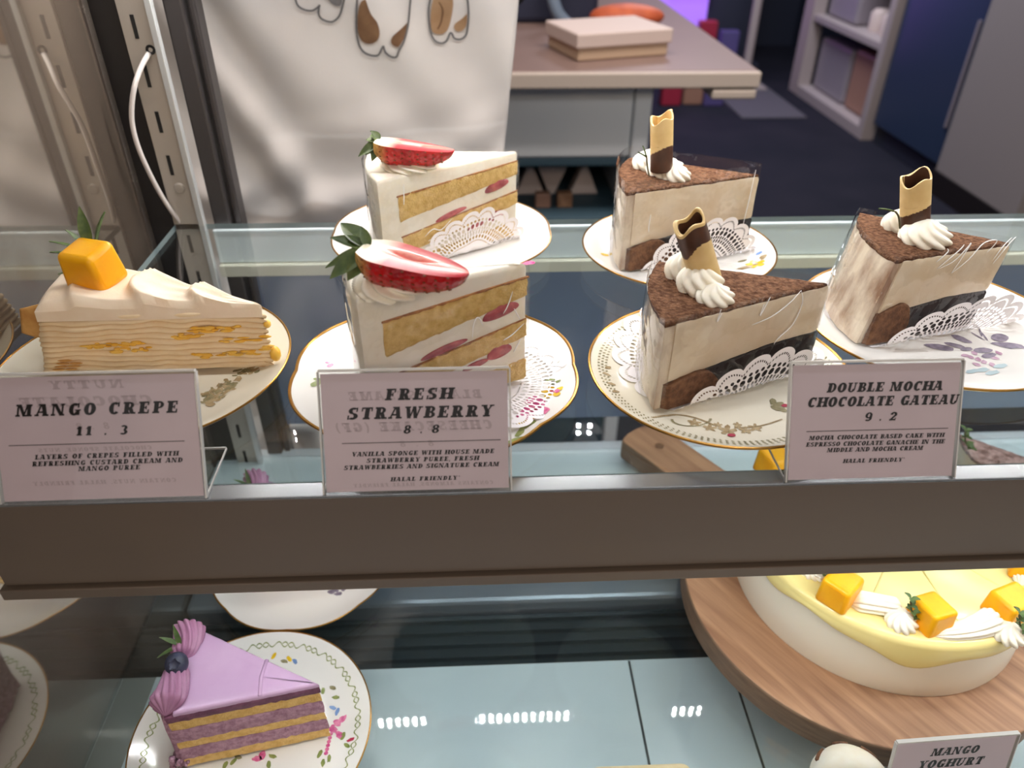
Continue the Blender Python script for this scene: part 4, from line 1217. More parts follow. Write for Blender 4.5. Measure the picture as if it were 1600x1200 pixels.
p = onz(157, 444, ZS + .0450)
mango_cube(p, (.0235, .0215, .0215), -.32, (.08, -.06), 'large mango cube on top of the layered crepe slice')
sprig('rosemary_sprig', 'dark green rosemary leaves behind the mango cube on the crepe slice', 'herb', p + Vector((-.005, .0110, .0165)),
      [((0, 0, 0), (-.05, .2, 1), .0200, .0030), ((.003, 0, 0), (.38, .2, 1), .0190, .0024), ((-.003, 0, 0), (-.5, 0, .9), .011, .0020), ((-.004, 0, -.002), (-1, .05, .38), .0165, .0013),
       ((-.005, -.001, -.005), (-1, -.1, .30), .0150, .0013), ((-.006, -.003, -.012), (-1, -.2, .0), .012, .0012)], [(0, 0, -.010), (-.001, 0, -.004), (-.002, 0, .002)])


# ---- lilac blueberry slices (lower shelf)
def lilac_slice(off, label):
    q_ = lambda a, b_: (a * 1.01 + off[0], b_ * 1.01 + off[1])
    s = Slice(q_(-0.0985, 0.2624), q_(-0.1850, 0.2455), q_(-0.1880, 0.3085), ZD + 0.0055, 0.0554)
    H = s.H
    root = thing('cake_slice', label, 'cake slice', s.o, 'lilac blueberry slices')

    def lay(z0, z1, name, m_, grow=0.0, k=1.0, amp=.0008, sd=0.0, rnd_top=False):
        mb = MB(); lv = [(0, .0004), (.1, 0), (.5, 0), (.9, 0), (1, .0005)] if not rnd_top else [(0, 0), (.5, 0), (.8, .0004), (1, .0016)]
        s.slab(mb, z0, z1, k=k, grow=grow, levels=lv, amp=amp, freq=420, seed=sd); return mb.build(name, m_, root, ang=1.1)
    bands = [('sponge_layer', 'sponge', .0, .155), ('mousse_layer', 'berry_mousse', .155, .34), ('sponge_layer', 'sponge', .34, .47),
             ('mousse_layer', 'berry_mousse', .47, .68), ('sponge_layer', 'sponge', .68, .83), ('jam_layer', 'berry_jam', .83, .945)]
    for i, (nm, m_, a, b_) in enumerate(bands):
        lay(a * H, b_ * H + .0002, nm, m_, grow=-.0002 + .0005 * (i % 2), k=.955, sd=i * 3.1)
    # rim coat of mousse
    mb = MB(); s.slab(mb, .0, H * .95, k=1.0, grow=-.0012, levels=[(0, 0), (.25, 0), (.5, 0), (.75, 0), (1, .001)], amp=.0018, freq=260, seed=2)
    mb.build('mousse_coat', 'berry_mousse', root, ang=1.3)
    lay(H * .94, H, 'lilac_glaze', 'lilac', grow=.0003, k=.90, amp=.0002, rnd_top=True)
    # ridge across the glaze
    e1 = s.A.lerp(s.N, .37); e2 = s.A.lerp(s.F, .37)
    mb = MB(); mb.tube([(e1.x, e1.y, H - .0004), (e1.lerp(e2, .5).x - .0012, e1.lerp(e2, .5).y, H), (e2.x, e2.y, H - .0004)], .0012, 8); mb.build('glaze_ridge', 'lilac', root, ang=3)
    # piped shells along the rim
    for q0, q1, wa in ((.03, .52, .0098), (.97, .56, .0098)):
        a = s.N.lerp(s.F, q0); b2 = s.N.lerp(s.F, q1)
        out = -Vector(((s.N + s.F) / 2 - s.A)).normalized() * .0040
        mb = MB(); shell(mb, (a.x + out.x, a.y + out.y, H - .002), (b2.x + out.x, b2.y + out.y, H - .0015), wa, wa * .62, .95, ridges=12, twist=1.3, nu=96, bend=-.002 if q0 < .5 else .002)
        mb.build('piped_shell', 'berry_dark', root, ang=3)
    # crumbs of mousse at the near rim foot
    mb = MB(); r2 = random.Random(5)
    for i in range(26):
        p = s.N + Vector((r2.uniform(-.003, .006), r2.uniform(-.003, .004))); mb.ball((p.x, p.y, r2.uniform(.001, .014)), r2.uniform(.001, .0022), 8, nz=.4)
    mb.build('mousse_crumbs', 'berry_mousse', root, ang=3)['kind'] = 'stuff'
    return s, root


def blueberry(loc, label):
    root = thing('blueberry', label, 'blueberry', loc, 'blueberries')
    mb = MB(); mb.lathe([(1e-5, -.0062), (.003, -.0056), (.0055, -.0034), (.0067, 0), (.0060, .0032), (.0040, .0050), (.0026, .0054)], 28); mb.build('berry', 'blueberry', root, ang=3)
    mb = MB(); mb.lathe([(.0026, .0052), (.0031, .0063), (.0022, .0050), (.0010, .0044), (1e-5, .0043)], 20, rf=lambda a, i: 1 + .16 * math.sin(5 * a) if i == 1 else 1)
    mb.build('crown', 'blueberry', root, ang=3)
    return root


def lilac_top(off, which):
    z = ZD + .0055 + .0554
    b0 = onz(276, 1037, z + .0085) + Vector((off[0], off[1], 0)); b0.z = z + .0085
    bb = blueberry(b0, 'blueberry resting on the piped rim of the %s lilac slice' % which); bb.rotation_euler = (.7, .2, 0)
    t0 = onz(282, 1008, z + .007) + Vector((off[0], off[1], 0)); t0.z = z + .0070
    sprig('rosemary_sprig', 'rosemary needles behind the blueberry on the %s lilac slice' % which, 'herb', t0,
          [((0, 0, 0), (-.05, .1, 1), .0160, .0016), ((0, 0, 0), (-.9, .1, .62), .0130, .0016), ((0, 0, 0), (-.95, -.5, -.1), .0140, .0015)], [(0.002, -.001, -.005), (.001, 0, -.002), (0, 0, .001)], 'rosemary on lilac slices')


lilac_slice((0, 0), 'lilac-glazed blueberry layer slice at the lower left, nearest of the two')
lilac_top((0, 0), 'front')
lilac_slice((.008, .1395), 'lilac-glazed blueberry layer slice seen through the glass above the shelf front')
lilac_top((.008, .1395), 'rear')


# ------------------------------------------------------------------ paper doilies
def doily(sau, s, c, R, label, fold_at, ang, lobes=20, use_near=True, rot=0.0, lift=.0006, axis=None):
    """scalloped lace paper lying on the saucer under the slice; beyond the fold line it stands up against the cut face"""
    mb = MB(); uvs = []; nu, nv = 240, 26
    if axis is None:
        A = s.A + Vector((s.o.x, s.o.y)); N = s.N + Vector((s.o.x, s.o.y)); e = (N - A).normalized(); nn = Vector((e.y, -e.x))
        if nn.y > 0: nn = -nn
        P0 = A + nn * fold_at
    else:
        P0, nn = Vector(axis[0]), Vector(axis[1]).normalized()
    if len(c) == 3:
        q_ = P0 + (N - A) * c[1] - nn * (R - c[2]); c = (q_.x, q_.y)
    cx, cy = c
    rr_max = 1 + .0
    for j in range(nv + 1):
        for i in range(nu):
            q = i / nu; a = 2 * PI * q + rot
            edge = R * (1 - .09 + .09 * abs(math.sin(lobes * PI * q)) ** .6)
            r = edge * j / nv
            x = cx + r * math.cos(a); y = cy + r * math.sin(a)
            d = (Vector((x, y)) - P0).dot(nn)
            z = ZS
            rs = math.hypot(x - sau[0], y - sau[1]) / sau[2]
            zz = pz(min(1, rs)) + lift + (.012 * max(0, rs - 1))
            if d > 0:
                soft = .004
                dd = d - soft if d > soft else 0
                bend = ang * min(1, d / soft)
                run = min(d, soft) * math.cos(ang / 2) + dd * math.cos(ang)
                x -= nn.x * (d - run); y -= nn.y * (d - run)
                zz = .0055 + min(d, soft) * math.sin(ang / 2) + dd * math.sin(ang)
                zz += .0008 * math.sin(q * 40)
            mb.v.append((x - cx, y - cy, zz)); uvs.append((q, j / nv * (edge / R)))
    uv2 = uvs
    for j in range(nv):
        for i in range(nu):
            a = j * nu + i; b_ = j * nu + (i + 1) % nu
            mb.f.append((a, b_, b_ + nu, a + nu)); mb.m.append(0)
    me_o = mb.build('paper_doily', 'lace', None, (cx, cy, ZS), ang=3)
    ul = me_o.data.uv_layers.new(name='uv')
    for pl in me_o.data.polygons:
        seam = any(vi % nu == nu - 1 for vi in pl.vertices) and any(vi % nu == 0 for vi in pl.vertices)
        for li, vi in zip(pl.loop_indices, pl.vertices):
            u_, v_ = uv2[vi]
            if seam and vi % nu == 0: u_ = 1.0
            ul.data[li].uv = (u_, v_)
    return tag(me_o, label, 'doily', 'lace paper doilies')


SF, SB, MFc, MBc, MRc = [tuple(q * KS for q in t_) for t_ in ((-0.0230, 0.3143, 0.0705), (-0.0251, 0.4845, 0.0745), (0.1187, 0.310, 0.0645), (0.1318, 0.456, 0.063), (0.2516, 0.3539, 0.070))]
doily(SF, sf, (-0.002, 0.3180), 0.0480, 'lace paper doily lying flat under the front strawberry slice', .004, .10)
doily(SB, sb, ('t', .40, .036), 0.047, 'lace paper doily folded up against the rear strawberry slice', .0035, 1.32, rot=.3)
doily(MFc, mf, ('t', .40, .0270), 0.0570, 'lace paper doily folded up against the front mocha slice', .0045, 1.40, rot=.1)
doily(MBc, mbk, ('t', .40, .036), 0.047, 'lace paper doily folded up against the rearmost mocha slice', .0035, 1.36, rot=.2)
doily(MRc, mr, ('t', .22, .034), 0.0570, 'lace paper doily rising beside the rightmost mocha slice', .0045, 1.22, rot=.15)

# ------------------------------------------------------------------ lettering: a heavy slanted slab face drawn from simple strokes
ST, TH, SE, SO = .37, .18, .15, .10   # stem, thin, serif height, serif overhang


def g_rect(x0, y0, x1, y1): return [(x0, y0), (x1, y0), (x1, y1), (x0, y1)]


def g_stem(x, y0=0.0, y1=1.0, w=ST, sb=True, st=True):
    out = [g_rect(x, y0, x + w, y1)]
    if sb: out.append(g_rect(x - SO, y0, x + w + SO, y0 + SE))
    if st: out.append(g_rect(x - SO, y1 - SE, x + w + SO, y1))
    return out


def g_arc(cx, cy, rx, ry, a0, a1, tx=ST, ty=TH, n=16):
    out = []
    for i in range(n):
        q0 = math.radians(a0 + (a1 - a0) * i / n); q1 = math.radians(a0 + (a1 - a0) * (i + 1) / n)
        o = lambda q: (cx + rx * math.cos(q), cy + ry * math.sin(q)); k = lambda q: (cx + (rx - tx) * math.cos(q), cy + (ry - ty) * math.sin(q))
        out.append([o(q0), o(q1), k(q1), k(q0)])
    return out


def g_bar(x0, y0, x1, y1, w):
    return [[(x0, y0), (x0 + w, y0), (x1 + w, y1), (x1, y1)]]


GL = {}


def gdef(ch, adv, *parts):
    polys = []
    for p_ in parts: polys += p_ if isinstance(p_[0], list) else [p_]
    GL[ch] = (adv, polys)


R_ = g_rect
gdef('A', 1.05, g_bar(.02, 0, .36, 1, .15), g_bar(.62, 0, .40, 1, .34), [R_(.22, .26, .75, .40)], [R_(-.06, 0, .28, SE)], [R_(.55, 0, 1.06, SE)], [R_(.2, .88, .70, 1)])
gdef('B', .95, g_stem(.1), g_arc(.50, .73, .36, .27, -90, 90, .27, .11), g_arc(.50, .27, .42, .27, -90, 90, .29, .11), [R_(.3, .88, .52, 1)], [R_(.3, .44, .52, .56)], [R_(.3, 0, .52, SE)])
gdef('C', .95, g_arc(.50, .5, .46, .52, 48, 318), [R_(.72, .62, .86, 1.0)])
gdef('D', 1.0, g_stem(.1), g_arc(.46, .5, .50, .5, -90, 90, .31, .12), [R_(.3, .88, .48, 1)], [R_(.3, 0, .48, .12)])
gdef('E', .92, g_stem(.1), [R_(.1, .87, .82, 1)], [R_(.1, 0, .86, .13)], [R_(.3, .44, .62, .56)], [R_(.70, .68, .82, 1)], [R_(.74, 0, .86, .34)], [R_(.56, .34, .66, .66)])
gdef('F', .88, g_stem(.1), [R_(.1, .87, .82, 1)], [R_(.3, .42, .62, .55)], [R_(.70, .66, .82, 1)], [R_(.56, .32, .66, .66)])
gdef('G', 1.0, g_arc(.50, .5, .46, .52, 48, 330), [R_(.72, .62, .86, 1.0)], [R_(.64, .02, .92, .44)], [R_(.52, .38, 1.0, .48)])
gdef('H', 1.1, g_stem(.08), g_stem(.72), [R_(.3, .43, .8, .56)])
gdef('I', .5, g_stem(.1))
gdef('J', .8, g_arc(.36, .28, .34, .30, 180, 360, .24, .12), [R_(.42, .28, .70, 1)], [R_(.30, .88, .82, 1)])
gdef('K', 1.08, g_stem(.08), g_bar(.34, .42, .74, 1, .16), g_bar(.66, 0, .40, .60, .34), [R_(.62, .88, 1.06, 1)], [R_(.58, 0, 1.1, SE)])
gdef('L', .85, g_stem(.1), [R_(.1, 0, .82, .13)], [R_(.70, 0, .82, .36)])
gdef('M', 1.3, g_stem(.04, w=.16), g_stem(.84, w=.30), g_bar(.52, 0, .10, 1, .26), g_bar(.52, 0, .80, 1, .14))
gdef('N', 1.1, g_stem(.06, w=.15), g_stem(.78, w=.15), g_bar(.66, 0, .08, 1, .30))
gdef('O', 1.0, g_arc(.50, .5, .48, .52, 0, 360, n=28))
gdef('P', .92, g_stem(.1), g_arc(.48, .70, .40, .30, -90, 90, .28, .12), [R_(.3, .88, .5, 1)], [R_(.3, .40, .5, .52)])
gdef('Q', 1.0, g_arc(.50, .5, .48, .52, 0, 360, n=28), g_bar(.7, -.15, .5, .25, .2))
gdef('R', 1.02, g_stem(.1), g_arc(.48, .72, .38, .28, -90, 90, .27, .12), [R_(.3, .88, .5, 1)], [R_(.3, .44, .5, .56)], g_bar(.62, 0, .42, .5, .32), [R_(.60, 0, 1.04, SE)])
gdef('S', .88, g_arc(.43, .73, .40, .28, 40, 270, .33, .17), g_arc(.43, .27, .42, .28, -140, 90, .34, .17), [R_(.66, .64, .78, 1)], [R_(.02, 0, .14, .36)])
gdef('T', .95, g_stem(.32, st=False), [R_(.02, .87, .92, 1)], [R_(.02, .66, .13, 1)], [R_(.81, .66, .92, 1)])
gdef('U', 1.05, [R_(.10, .3, .40, 1)], [R_(.74, .3, .88, 1)], g_arc(.49, .34, .39, .36, 180, 360, .29, .13), [R_(0, .88, .5, 1)], [R_(.64, .88, 1.0, 1)])
gdef('V', 1.0, g_bar(.38, 0, .06, 1, .34), g_bar(.46, 0, .78, 1, .14), [R_(-.02, .88, .5, 1)], [R_(.66, .88, 1.04, 1)])
gdef('W', 1.4, g_bar(.26, 0, .04, 1, .30), g_bar(.40, 0, .62, 1, .13), g_bar(.80, 0, .56, 1, .30), g_bar(.92, 0, 1.16, 1, .13), [R_(-.04, .88, .44, 1)], [R_(1.04, .88, 1.42, 1)])
gdef('X', 1.0, g_bar(.60, 0, .06, 1, .34), g_bar(.04, 0, .74, 1, .14))
gdef('Y', 1.0, g_stem(.34, y1=.5, st=False), g_bar(.36, .42, .04, 1, .32), g_bar(.46, .42, .76, 1, .14), [R_(-.04, .88, .46, 1)], [R_(.64, .88, 1.02, 1)])
gdef('0', .8, g_arc(.4, .5, .38, .5, 0, 360, .24, .1, 24))
gdef('1', .60, g_stem(.14, st=False), g_bar(-.02, .70, .16, .98, .2))
gdef('2', .86, g_arc(.42, .68, .40, .33, -30, 180, .31, .17), g_bar(.04, .08, .50, .62, .28), [R_(.04, 0, .78, .18)], [R_(.67, 0, .78, .32)])
gdef('3', .86, g_arc(.40, .74, .38, .28, -90, 150, .31, .16), g_arc(.40, .27, .42, .29, -150, 90, .33, .17))
gdef('8', .9, g_arc(.44, .74, .38, .28, 0, 360, .27, .14, 20), g_arc(.44, .27, .43, .29, 0, 360, .30, .15, 20))
gdef('9', .88, g_arc(.43, .66, .41, .36, 0, 360, .28, .15, 20), [R_(.54, .25, .84, .68)], g_arc(.43, .28, .41, .30, 210, 360, .30, .16))
gdef('.', .3, [R_(.06, 0, .24, .20)])
gdef(',', .3, g_bar(.02, -.15, .08, .18, .17))
gdef('*', .35, [R_(.10, .74, .30, .96)])
gdef('(', .45, g_arc(.46, .45, .42, .66, 110, 250, .22, .10))
gdef(')', .45, g_arc(-.02, .45, .42, .66, -70, 70, .22, .10))
gdef("'", .3, g_bar(.05, .7, .1, 1, .16))
GL[' '] = (.55, [])


def lettering(mb, text, cx, base, cap, width, z, mirror=False, slant=.22):
    """one line, its letters spaced so the line is `width` wide"""
    adv = [GL[c][0] * cap for c in text]
    # letter width factor chosen so spacing stays airy
    n = len(text); tot = sum(adv)
    k = 1.0
    sp = (width - tot) / max(1, n - 1)
    if sp > .30 * cap and n > 6 - (1 if text.isalpha() else 0) * 2:
        k = min(1.42, (width - .26 * cap * (n - 1)) / tot); sp = (width - tot * k) / (n - 1)
    if sp < .08 * cap:
        k = (width - .08 * cap * (n - 1)) / tot; sp = .08 * cap
    if sp > .95 * cap and n < 6:
        pass
    x = -width / 2
    for c, a in zip(text, adv):
        for poly in GL[c][1]:
            vs = []
            for (px, py) in poly:
                X = x + (px * k + slant * (py - .5)) * cap; Y = base + py * cap
                vs.append(((-X if mirror else X) + cx, Y, z))
            f = tuple(range(len(vs)))
            mb.add(vs, [f[::-1] if mirror else f])
        x += a * k + sp


def fix_up(mb):
    """turn every letter face the same way (towards +z)"""
    for i, f in enumerate(mb.f):
        p = [Vector(mb.v[j]) for j in f]
        nrm = sum(((p[k] - p[0]).cross(p[k + 1] - p[0]) for k in range(1, len(p) - 1)), Vector())
        if nrm.z < 0: mb.f[i] = f[::-1]


def price_sign(bl, br, height, tilt, label, lines, ghost, rule, card=(0.012, .03, .012, .02), foot=0.032):
    """folded acrylic holder with a card; bl, br: the front bottom corners on the shelf"""
    bl = Vector(bl); br = Vector(br); w = (br - bl).length; c = (bl + br) / 2
    root = thing('price_sign', label, 'sign', c, 'price signs')
    root.rotation_euler = (0, 0, math.atan2((br - bl).y, (br - bl).x))
    face = Matrix.Rotation(PI / 2 - tilt, 4, 'X')     # local x right, y up the face, z towards the viewer
    h = height
    mb = MB(); mb.box((-w / 2, 0, -.0006), (w / 2, h, .0000), 0); mb.box((-w / 2, 0, .0012), (w / 2, h, .0018), 0)
    mb.box((-w / 2, h, -.0006), (w / 2, h + .0009, .0018), 1)
    for sx in (-1, 1):
        xx = sx * w / 2
        mb.box((min(xx, xx + sx * .0006), 0, -.0006), (max(xx, xx + sx * .0006), h, .0018), 1)
    mb.xf(face)
    fb = MB(); fb.box((-w / 2, 0.0, 0.0), (w / 2, foot, .0010), 0)
    fb.box((-w / 2, foot, 0.0), (w / 2, foot + .0007, .0010), 1); fb.box((-w / 2 - .0005, 0, 0), (-w / 2, foot, .0010), 1); fb.box((w / 2, 0, 0), (w / 2 + .0005, foot, .0010), 1)
    mb.add(fb.v, fb.f, fb.m)
    mb.build('acrylic_holder', ['acrylic', 'acrylic_edge'], root, smooth=False)
    mb = MB(); mb.box((-w / 2 + .0008, .0008, .0003), (w / 2 - .0008, h - .0010, .0008)); mb.xf(face)
    cardo = mb.build('card', 'card', root, smooth=False)
    if ghost:
        mb = MB()
        for (t, cx, ty, cap, wd) in ghost:
            lettering(mb, t, (cx - .5) * w, h * (1 - ty), cap * h, wd * w, .00086, mirror=True)
        fix_up(mb); mb.xf(face); g = mb.build('show_through_text', 'ghost_ink', cardo, smooth=False); g['label'] = 'faint mirrored text showing through from the back'
    names = {'t': 'title_text', 'p': 'price_text', 'd': 'description_text'}
    for key in 'tpd':
        ll = [l_ for l_ in lines if l_[0] == key]
        if not ll: continue
        mb = MB()
        for (_, t, cx, ty, cap, wd) in ll:
            lettering(mb, t, (cx - .5) * w, h * (1 - ty) - .04 * cap * h, cap * h * (1.02 if key == 'd' else 1.16 if key == 'p' else 1.10), wd * w, .00095)
        fix_up(mb); mb.xf(face); mb.build(names[key], 'ink', cardo, smooth=False)
    if rule:
        x0, x1, ry = rule
        mb = MB(); mb.box(((x0 - .5) * w, h * (1 - ry), .0008), ((x1 - .5) * w, h * (1 - ry) + .0003, .00092)); mb.xf(face); mb.build('rule_line', 'ink', cardo, smooth=False)
    return root


TILT = .44
bl, br = ony(508, 769, .2435), ony(798, 763, .2435); bl.z = br.z = ZS + .0001
price_sign(bl, br, .0535, TILT, 'acrylic price sign reading FRESH STRAWBERRY 8.8',
           [('t', 'FRESH', .525, .235, .085, .355), ('t', 'STRAWBERRY', .528, .385, .088, .768), ('p', '8 . 8', .53, .51, .058, .19),
            ('d', 'VANILLA SPONGE WITH HOUSE MADE', .535, .690, .036, .76), ('d', 'STRAWBERRY PUREE, FRESH', .532, .745, .036, .60), ('d', 'STRAWBERRIES AND SIGNATURE CREAM', .525, .80, .036, .83),
            ('d', 'HALAL FRIENDLY*', .54, .905, .034, .37)],
           [('BLACK SESAME', .50, .235, .070, .70), ('CHEESECAKE (GF)', .49, .49, .075, .83), ('8 . 8', .50, .62, .05, .18), ('CONTAINS ALMONDS, HALAL FRIENDLY', .53, .95, .03, .75)], (.105, .95, .585))
bl, br = ony(8, 789, .2430), ony(322, 773, .2435); bl.z = br.z = ZS + .0001
price_sign(bl, br, .0550, TILT, 'acrylic price sign reading MANGO CREPE 11.3',
           [('t', 'MANGO CREPE', .515, .315, .085, .78), ('p', '11 . 3', .525, .475, .062, .25),
            ('d', 'LAYERS OF CREPES FILLED WITH', .535, .655, .037, .70), ('d', 'REFRESHING CUSTARD CREAM AND', .535, .708, .037, .735), ('d', 'MANGO PUREE', .54, .756, .037, .30)],
           [('NUTTY', .47, .115, .065, .35), ('CHOCOLATE', .46, .25, .075, .64), ('8 . 8', .48, .43, .05, .16), ('CHOCOLATE SPONGE, NUTS', .48, .60, .03, .55), ('CONTAIN NUTS, HALAL FRIENDLY', .51, .865, .032, .70)], (.065, .92, .545))
bl, br = ony(1228, 749, .2435), ony(1491, 737, .2435); bl.z = br.z = ZS + .0001
price_sign(bl, br, .0530, TILT, 'acrylic price sign reading DOUBLE MOCHA CHOCOLATE GATEAU 9.2',
           [('t', 'DOUBLE MOCHA', .555, .245, .072, .68), ('t', 'CHOCOLATE GATEAU', .55, .365, .075, .89), ('p', '9 . 2', .54, .492, .062, .19),
            ('d', 'MOCHA CHOCOLATE BASED CAKE WITH', .525, .645, .036, .80), ('d', 'ESPRESSO CHOCOLATE GANACHE IN THE', .52, .70, .036, .825), ('d', 'MIDDLE AND MOCHA CREAM', .52, .752, .036, .57),
            ('d', 'HALAL FRIENDLY*', .515, .848, .034, .365)], None, (.105, .945, .575))
# lower shelf sign: stands steeper, only its top shows
tl, tr = ony(1397, 1156, .2200), ony(1592, 1133, .2225)
hh = .070; tz = .20
bl = Vector((tl.x, tl.y - math.sin(tz) * hh, ZD + .0001)); br = Vector((tr.x, tr.y - math.sin(tz) * hh, ZD + .0001))
price_sign(bl, br, (((tl.z + tr.z) / 2) - ZD) / math.cos(tz) - .0009, tz, 'acrylic price sign reading MANGO YOGHURT 8.8 in front of the wooden board',
           [('t', 'MANGO', .51, .205, .090, .39), ('t', 'YOGHURT', .50, .365, .095, .54), ('p', '8 . 8', .50, .51, .06, .20)], None, (.1, .93, .60), foot=.028)

# ------------------------------------------------------------------ wooden board and mango yoghurt cake
BC = Vector((0.2735, 0.3565)); BR_ = 0.1270


def make_board():
    hx = Vector((0.143, 0.547)); d = (hx - BC); ln_ = d.length; d.normalize(); s_ = Vector((-d.y, d.x))
    pts = []
    a0 = math.atan2(d.y, d.x); half = .30
    n = 96
    for i in range(n + 1):
        a = a0 + half + (2 * PI - 2 * half) * i / n
        pts.append(Vector((math.cos(a), math.sin(a))) * BR_)
    # handle: from the right shoulder out to the rounded end and back
    hw = .0225
    E_ = d * (ln_ - .006)
    base_r = d * (BR_ * math.cos(half) + .018) - s_ * hw
    tail = [base_r, E_ - s_ * hw]
    for i in range(9):
        a = -PI / 2 + PI * i / 8
        tail.append(E_ + d * (.008 * math.cos(a)) + s_ * (hw * math.sin(a)))
    tail += [d * (BR_ * math.cos(half) + .018) + s_ * hw]
    pts += tail
    t = .020; k = len(pts)
    vs = [(p_.x, p_.y, 0) for p_ in pts] + [(p_.x, p_.y, t) for p_ in pts]
    fs = [tuple(range(k))[::-1], tuple(range(k, 2 * k))] + [(i, (i + 1) % k, k + (i + 1) % k, k + i) for i in range(k)]
    mb = MB(); mb.add(vs, fs, [0, 0] + [1] * k)
    o = mb.build('serving_board', ['board', 'board_edge'], None, (BC.x, BC.y, ZD), ang=.5)
    bevel(o, .0022, 3)
    tag(o, 'round wooden serving board with handle under the mango yoghurt cake', 'serving board')
    h_ = MB(); h_.lathe([(1e-5, .0201), (.0035, .0202), (.0042, .0204)], 20, c=(d.x * (ln_ - .03), d.y * (ln_ - .03), 0)); h_.build('hanging_hole', 'choc_sponge', o)
    return o


make_board()
CC = Vector((0.2835, 0.3640)); CZ = ZD + .020; CR = .0975; CH = .0530
cake = thing('mango_yoghurt_cake', 'whole pale yellow mango yoghurt cake with smooth white side on the wooden board', 'cake', (CC.x, CC.y, CZ))
mb = MB()
mb.lathe([(1e-5, 0), (CR * .995, 0), (CR, .0015), (CR * .992, .02), (CR * .978, .040), (CR * .972, .0455), (CR * .95, .0475), (1e-5, .0478)], 128)
mb.build('cake_body', 'cake_side', cake, ang=.9)
mb = MB()


def drip(a):
    return .010 + .0055 * math.sin(a * 3 + .6) + .004 * math.sin(a * 7 + 2) + .002 * math.sin(a * 13)


def glaze_fn(u, v):
    a = 2 * PI * u
    if v < .6:
        r = CR * .965 * (v / .6) if v > 0 else 1e-4
        z_ = CH + .0006 * noise.noise(Vector((math.cos(a) * r * 40, math.sin(a) * r * 40, 0))) * (1 if r > .01 else 0)
        z_ += .0009 * max(0, (v / .6 - .88) / .12)
    else:
        q = (v - .6) / .4
        dz = drip(a)
        ang_ = q * PI / 2
        if q < .4:
            t_ = q / .4 * PI / 2
            r = CR * .965 + .0050 * math.sin(t_); z_ = CH + .0009 - .0055 * (1 - math.cos(t_))
        else:
            t_ = (q - .4) / .6
            r = CR * .965 + .0050 + .0006 * math.sin(t_ * PI) - .0028 * max(0, (t_ - .85) / .15); z_ = CH - .0046 - dz * t_
    return (r * math.cos(a), r * math.sin(a), z_)


mb.grid(glaze_fn, 160, 50, wrap=True); mb.build('yellow_glaze', 'glaze', cake, ang=2.5)
# faint cut lines in the glaze
for px in (((1380, 893), (1362, 935)), ((1437, 885), (1500, 975)), ((1500, 880), (1560, 915))):
    a, b_ = (onz(u, v, CZ + CH) for u, v in px)
    mb = MB(); mb.tube([(a - cake.location) + Vector((0, 0, -.0001)), (b_ - cake.location) + Vector((0, 0, -.0001))], .0006, 6); mb.build('glaze_score', 'glaze', cake, ang=3)
mz = CZ + CH + .0002
ring = []
cub_px = [((1308, 934), .70, (.024, .020, .019), 'mango cube at the left of the yoghurt cake under the shelf front'),
          ((1448, 972), 1.85, (.0215, .0195, .018), 'mango cube in the middle front of the yoghurt cake beside herb sprig'),
          ((1572, 958), .35, (.026, .020, .017), 'mango cube at the right front of the yoghurt cake'),
          ((1600, 893), 1.0, (.022, .020, .018), 'mango cube at the far right of the yoghurt cake, cut by the picture edge'),
          ((1207, 738), .4, (.024, .022, .020), 'mango cube at the back of the yoghurt cake, seen through the glass shelf')]
for (uv_, rz, sz, lb) in cub_px:
    p = onz(uv_[0], uv_[1], mz); mango_cube(p - Vector((0, 0, .0005)), sz, rz, (0, 0), lb, 'mango cubes on the yoghurt cake', taper=.93)


def rope(px0, px1, w0, w1, bend=0.0):
    a = onz(px0[0], px0[1], mz) - cake.location; b_ = onz(px1[0], px1[1], mz) - cake.location
    mb = MB(); shell(mb, a, b_, w0, w1, .8, ridges=10, bend=bend, nu=80); mb.build('piped_rope', 'cream', cake, ang=3)


rope((1325, 942), (1412, 956), .0072, .0062)
rope((1562, 968), (1455, 994), .0090, .0035, bend=.003)
rope((1290, 905), (1268, 893), .006, .005)
rope((1592, 915), (1596, 880), .0045, .0040)
for (u, v, R, H, tl) in ((1407, 974, .0085, .0105, None), (1574, 992, .0088, .0100, None), (1268, 894, .007, .008, None)):
    p = onz(u, v, mz) - cake.location; mb = MB(); swirl(mb, p - Vector((0, 0, .0005)), R, H, lobes=10, twist=.9, depth=.2); mb.build('cream_shell', 'cream', cake, ang=3)


def thyme(u, v, z, label, s_=1.0, rz=0.0):
    r2 = random.Random(int(u)); L = []
    stem = [(0, 0, .011 * s_), (.001 * s_, -.001, .006 * s_), (.003 * s_, -.002, .001 * s_), (.007 * s_, -.003, -.003 * s_)]
    for i, st in enumerate(stem):
        for k in range(3):
            a = 2.1 * k + i * 1.1
            L.append((st, (math.cos(a), math.sin(a) - .5, .5), r2.uniform(.0038, .0052) * s_, .0017 * s_))
    o = sprig('thyme_sprig', label, 'herb', onz(u, v, z), L, stem, 'thyme sprigs on the yoghurt cake'); o.rotation_euler = (0, 0, rz); return o


thyme(1415, 954, mz + .010, 'thyme sprig in front of the middle mango cube on the yoghurt cake')
thyme(1583, 976, mz + .010, 'thyme sprig on the right cream shell of the yoghurt cake')
thyme(1278, 893, mz + .008, 'thyme sprig on the left cream shell of the yoghurt cake under the shelf front', .8)
thyme(1500, 692, ZD + .07, 'green herb sprig at the back of the yoghurt cake seen through the glass shelf', 1.2)

